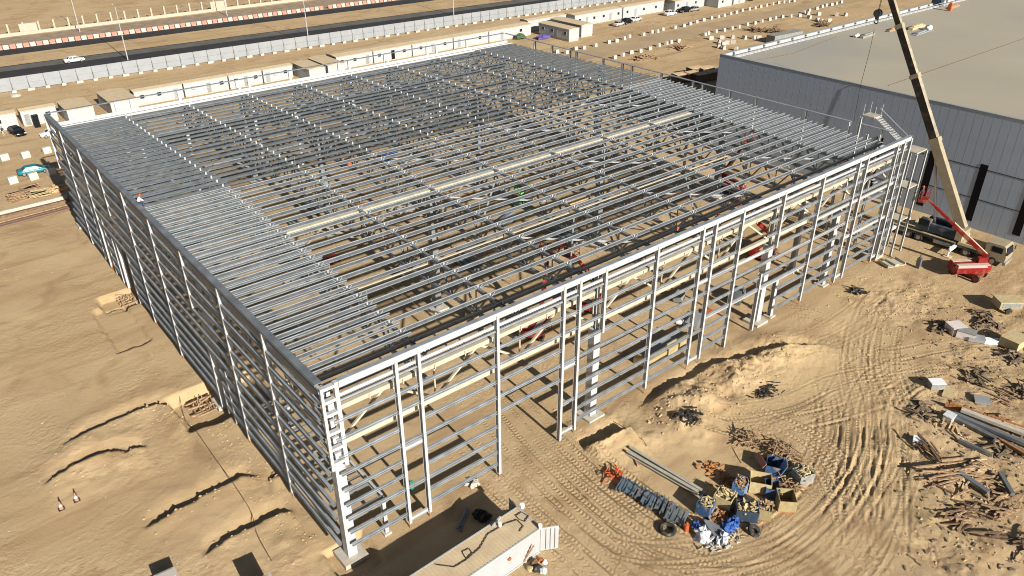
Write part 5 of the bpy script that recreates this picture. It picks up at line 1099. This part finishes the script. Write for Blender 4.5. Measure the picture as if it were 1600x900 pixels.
# inside the frame
c = G(1040, 556); tr_ = thing('formwork_stack', 'yellow and grey formwork panel stack just inside the front wall', 'formwork', (c[0], 2.4, 0), R(2))
part('panel', MB().bx(-3.6, 3.6, -.1, .1, .1, .9), yellp, tr_); part('panel', MB().bx(-3.4, 3.4, .6, 1.5, .9, 1.1), hoard, tr_); part('frame', MB().bx(-3.6, 3.6, .2, .35, .1, 1.4).bx(-3.6, -3.4, .2, 1.6, .1, 1.4).bx(3.4, 3.6, .2, 1.6, .1, 1.4), yellp, tr_)
for k, (px, py, d, m, lb) in enumerate(((1108, 492, (.9, .7, .6), orange, 'orange crate on the ground inside the front wall'), (1085, 502, (3.2, 1.6, .4), hoard, 'grey sheet stack beside the orange crate'), (1062, 506, (.8, .6, .5), whitep, 'small white box left of the sheet stack'), (1060, 470, (1.4, 1, 1.2), greyp, 'grey machine inside the right bays'), (740, 498, (1.6, 1.2, 1.4), yellp, 'yellow machine seen through the roof near the front'), (520, 410, (1.8, 1.2, .9), redp, 'red machine seen through the roof at left'), (545, 262, (1.5, 1.2, 1.6), orange, 'orange machine seen through the roof at the far left'), (610, 250, (2.5, 1.6, 1.5), bluep, 'blue machine seen through the roof in the back half'), (1150, 470, (2.4, 1.4, 1.5), dst, 'dark machine behind the wide right opening'))):
    c = G(px, py); o = thing('site_machine' if d[2] > .8 else 'site_crate', lb, 'site equipment', (c[0], c[1], 0), R(20))
    part('body', MB().bx(-d[0]/2, d[0]/2, -d[1]/2, d[1]/2, .15, d[2]*.8), m, o); part('top', MB().bx(-d[0]*.3, d[0]*.4, -d[1]*.4, d[1]*.4, d[2]*.8, d[2]), m, o)
    if d[2] > .8:
        for sx in (-1, 1):
            for s in (-1, 1): part('wheel', MB().wheel((sx*d[0]*.33, s*d[1]*.45, .25), .25, .15), black, o)
# stacked steel inside (pallets of members lying on the ground)
for k in range(34):
    x = random.uniform(8, 74); y = random.uniform(28, 75); m = random.choice([wood, hoard, rust, woodp, greyp]); a = random.choice([0, R(90), R(20)])
    mb = MB()
    for q in range(5): mb.box((0, q*.4, .3+.12*(q % 2)), (random.uniform(3, 6), .3, .3))
    single('material_stack', mb, m, 'stack of lengths lying on the sand inside the frame, seen through the roof', 'material stack', (x, y, 0), a, 'material stacks inside the frame')
# ---------------------------------------------------------------- left side
def formwork(cx, cy, z, lb):
    o = MB()
    for k in range(7): o.box((random.uniform(-.1, .1), -1.5+k*.5, .25+random.uniform(0, .4)), (2.2+random.uniform(-.5, .5), .12, .12), random.gauss(0, .12), (0, random.gauss(0, .15)))
    for k in range(5): o.box((-.8+k*.45, 0, .5), (.1, 2.6, .1), random.gauss(0, .15))
    for k in range(8): o.box((random.uniform(-1, 1), random.uniform(-1.3, 1.3), .4), (.08, .08, .9))
    return single('timber_formwork', o, wood, lb, 'timber formwork', (cx, cy, z))
formwork(-1.6, 26.6, -1.05, 'timber formwork in the deep pit under the left wall, nearer one')
formwork(-1.0, 52.6, -.85, 'timber formwork in the pit under the left wall, farther one')
for k, (px, py, m, n_, lb) in enumerate(((30, 312, wood, 8, 'leftmost stack of weathered boards behind the trench'), (48, 300, wood, 7, 'stack of grey brown boards behind the trench'), (62, 306, tanp, 6, 'low pallet stack between board stacks and brick heap'))):
    c = G(px, py); o = MB()
    for q in range(n_*3): o.box((random.uniform(-.3, .3), random.uniform(-.9, .9), .08+.13*(q % n_)), (2.6, .5, .08), random.gauss(0, .2))
    single('board_stack', o, m, lb, 'board stack', (c[0], c[1], 0), group='board stacks behind the trench')
for px, py, lb in ((78, 300, 'pale brown brick rubble heap right of the board stacks'), (95, 296, 'smaller brick rubble heap by the frame corner')):
    c = G(px, py); o = MB()
    for q in range(60): o.box((random.gauss(0, .7), random.gauss(0, .6), abs(random.gauss(.1, .25))), (.5, .25, .2), random.uniform(0, 3), (random.gauss(0, .3), 0))
    single('brick_heap', o, mat('pale_brick', (.5, .32, .18), .9, 0, .3, 3), lb, 'brick heap', (c[0], c[1], 0))
TRN = thing('trench_lining', 'long timber lined trench edge with pickets running left from the frame', 'trench lining', (0, 0, 0))
part('edge_beam', MB().add([(-40, 88.6, .0), (1.0, 90.2, .0), (1.0, 90.6, .0), (-40, 89.0, .0), (-40, 88.6, .5), (1.0, 90.2, .5), (1.0, 90.6, .5), (-40, 89.0, .5)], [(0, 1, 5, 4), (4, 5, 6, 7), (2, 3, 7, 6), (1, 2, 6, 5)]), conc, TRN)
part('dark_face', MB().box((-20, 88.15, .2), (42, .5, .35), R(2.2)), woodd, TRN)
for k in range(3):
    o = single('steel_rail', MB().box((0, 0, .15+.03*k), (36, .5, .2)), [wood, woodd, mat('brown_primed_steel', (.16, .1, .08), .8)][k], ['long brown board strip nearest the trench', 'long dark strip between two brown ones below the trench', 'long brown primed strip farthest from the trench'][k], 'board strip', (-17.5, 86.0-.9*k, 0), R(4.0), 'long brown strips at left')
for (px, py), lb in (((97, 797), 'red and white traffic cone left of its neighbour'), ((121, 784), 'red and white traffic cone lying next to a dark patch, right one')):
    c = G(px, py); o = thing('traffic_cone', lb, 'traffic cone', (c[0], c[1], hz(c[0], c[1])-.01), 0, 'two traffic cones on the left sand')
    part('base', MB().bx(-.25, .25, -.25, .25, 0, .05), black, o); part('cone', MB().tube((0, 0, .05), (0, 0, .3), .17, 12, .13).tube((0, 0, .5), (0, 0, .85), .09, 12, .03), redw, o); part('band', MB().tube((0, 0, .3), (0, 0, .5), .132, 12, .092), whitep, o)
# concrete weights at the bottom left edge; tall one is an unseen shadow caster
for (x, y), h_, lb in (((-11.5, 6.05), 1.25, 'pale netted block at the bottom picture edge'), ((-12.9, 5.0), 1.25, 'pale block at the very bottom edge, left of its neighbour'), ((-6.6, -.2), 2.6, 'tall added block casting a shadow from just below the picture edge')):
    single('ballast_block', MB().bx(-.75, .75, -.55, .55, 0, h_).bx(-.6, .6, -.4, .4, h_+.003, h_+.05), blockm, lb, 'ballast block', (x, y, hz(x, y)-.05), R(-4))
# long cable over the left sand and one at the front
def cable(pxs, lb, r=.03):
    pts = []
    for p in pxs:
        c = G(*p); pts.append((c[0], c[1], hz(c[0], c[1])+.05))
    pts = [tuple(q) for q in smooth_path([np.array(p) for p in pts], 6)]
    single('cable', MB().path(pts, r, 4), black, lb, 'cable')
cable([(278, 606), (285, 640), (308, 676), (337, 718), (365, 760), (392, 800), (402, 838), (425, 880)], 'long thin cable running down the left sand beside the wall')
cable([(905, 630), (960, 660), (1000, 690), (1010, 700)], 'thin cable across the sand by the single white column', .025)
# loose litter
lit = MB(); 
for k in range(120):
    if k < 60: px, py = random.uniform(0, 460), random.uniform(380, 890)
    elif k < 110: px, py = random.uniform(1400, 1600), random.uniform(440, 890)
    else: px, py = random.uniform(900, 1350), random.uniform(560, 890)
    c = G(px, py)
    if -.5 < c[0] < 79 and c[1] > -.5: continue
    s = random.uniform(.03, .09); lit.box((c[0], c[1], hz(c[0], c[1])+s*.3), (s*random.uniform(1, 3), s, s*.6), random.uniform(0, 3))
o = bpy.data.objects.new('litter', lit.mesh('litter', blockm)); COL.objects.link(o); o['label'] = 'scattered pale stones and litter over the sand'; o['category'] = 'litter'; o['kind'] = 'stuff'
lit = MB()
for k in range(420):
    px, py = random.gauss(1520, 70), random.uniform(470, 890); c = G(px, py)
    if px < 1400: continue
    s = random.uniform(.05, .2); lit.box((c[0], c[1], hz(c[0], c[1])+s*.2), (s*random.uniform(1, 4), s, s*.5), random.uniform(0, 3), (random.gauss(0, .2), 0))
o = bpy.data.objects.new('rubble', lit.mesh('rubble', ballast)); COL.objects.link(o); o['label'] = 'dark broken rubble scattered through the scrap yard at right'; o['category'] = 'rubble'; o['kind'] = 'stuff'

# clods and stones broken from the banks
rr = random.Random(11); CL = []
def clod(x, y, q): CL.append((x, y, q))
for pts, hh, reach in BANKS:
    for (ax, ay), (bx_, by_) in zip(pts, pts[1:]):
        for k in range(7):
            t_ = rr.random(); clod(ax+(bx_-ax)*t_+rr.gauss(0, .5), ay+(by_-ay)*t_+rr.gauss(-.2, .8), rr.uniform(.04, .15))
for k in range(260): clod(rr.uniform(29, 52), rr.gauss(-5, 1.7), rr.uniform(.05, .2))
for k in range(260): clod(rr.gauss(69, 5), rr.gauss(-8, 3), rr.uniform(.05, .16))
for k in range(240): clod(rr.gauss(-1.5, 1.6), rr.uniform(2, 24), rr.uniform(.04, .13))
for k in range(500):
    c = G(rr.gauss(1510, 60), rr.uniform(470, 890)); clod(c[0], c[1], rr.uniform(.04, .16))
cl_ = MB(); CZ = height(np.array([c[0] for c in CL]), np.array([c[1] for c in CL]))
for (x, y, q), z in zip(CL, CZ):
    z = float(z); n = len(cl_.v); k = [q*rr.uniform(.7, 1.3) for _ in range(6)]
    cl_.v += [(x+k[0], y, z), (x, y+k[1], z), (x-k[2], y, z), (x, y-k[3], z), (x, y, z+k[4]*.8), (x, y, z-k[5]*.3)]
    for a, b in ((0, 1), (1, 2), (2, 3), (3, 0)): cl_.f += [(n+a, n+b, n+4), (n+b, n+a, n+5)]
o = bpy.data.objects.new('clods', cl_.mesh('clods', sand)); COL.objects.link(o); o['label'] = 'sand clods and lumps scattered over the banks and the yard'; o['category'] = 'clods'; o['kind'] = 'stuff'
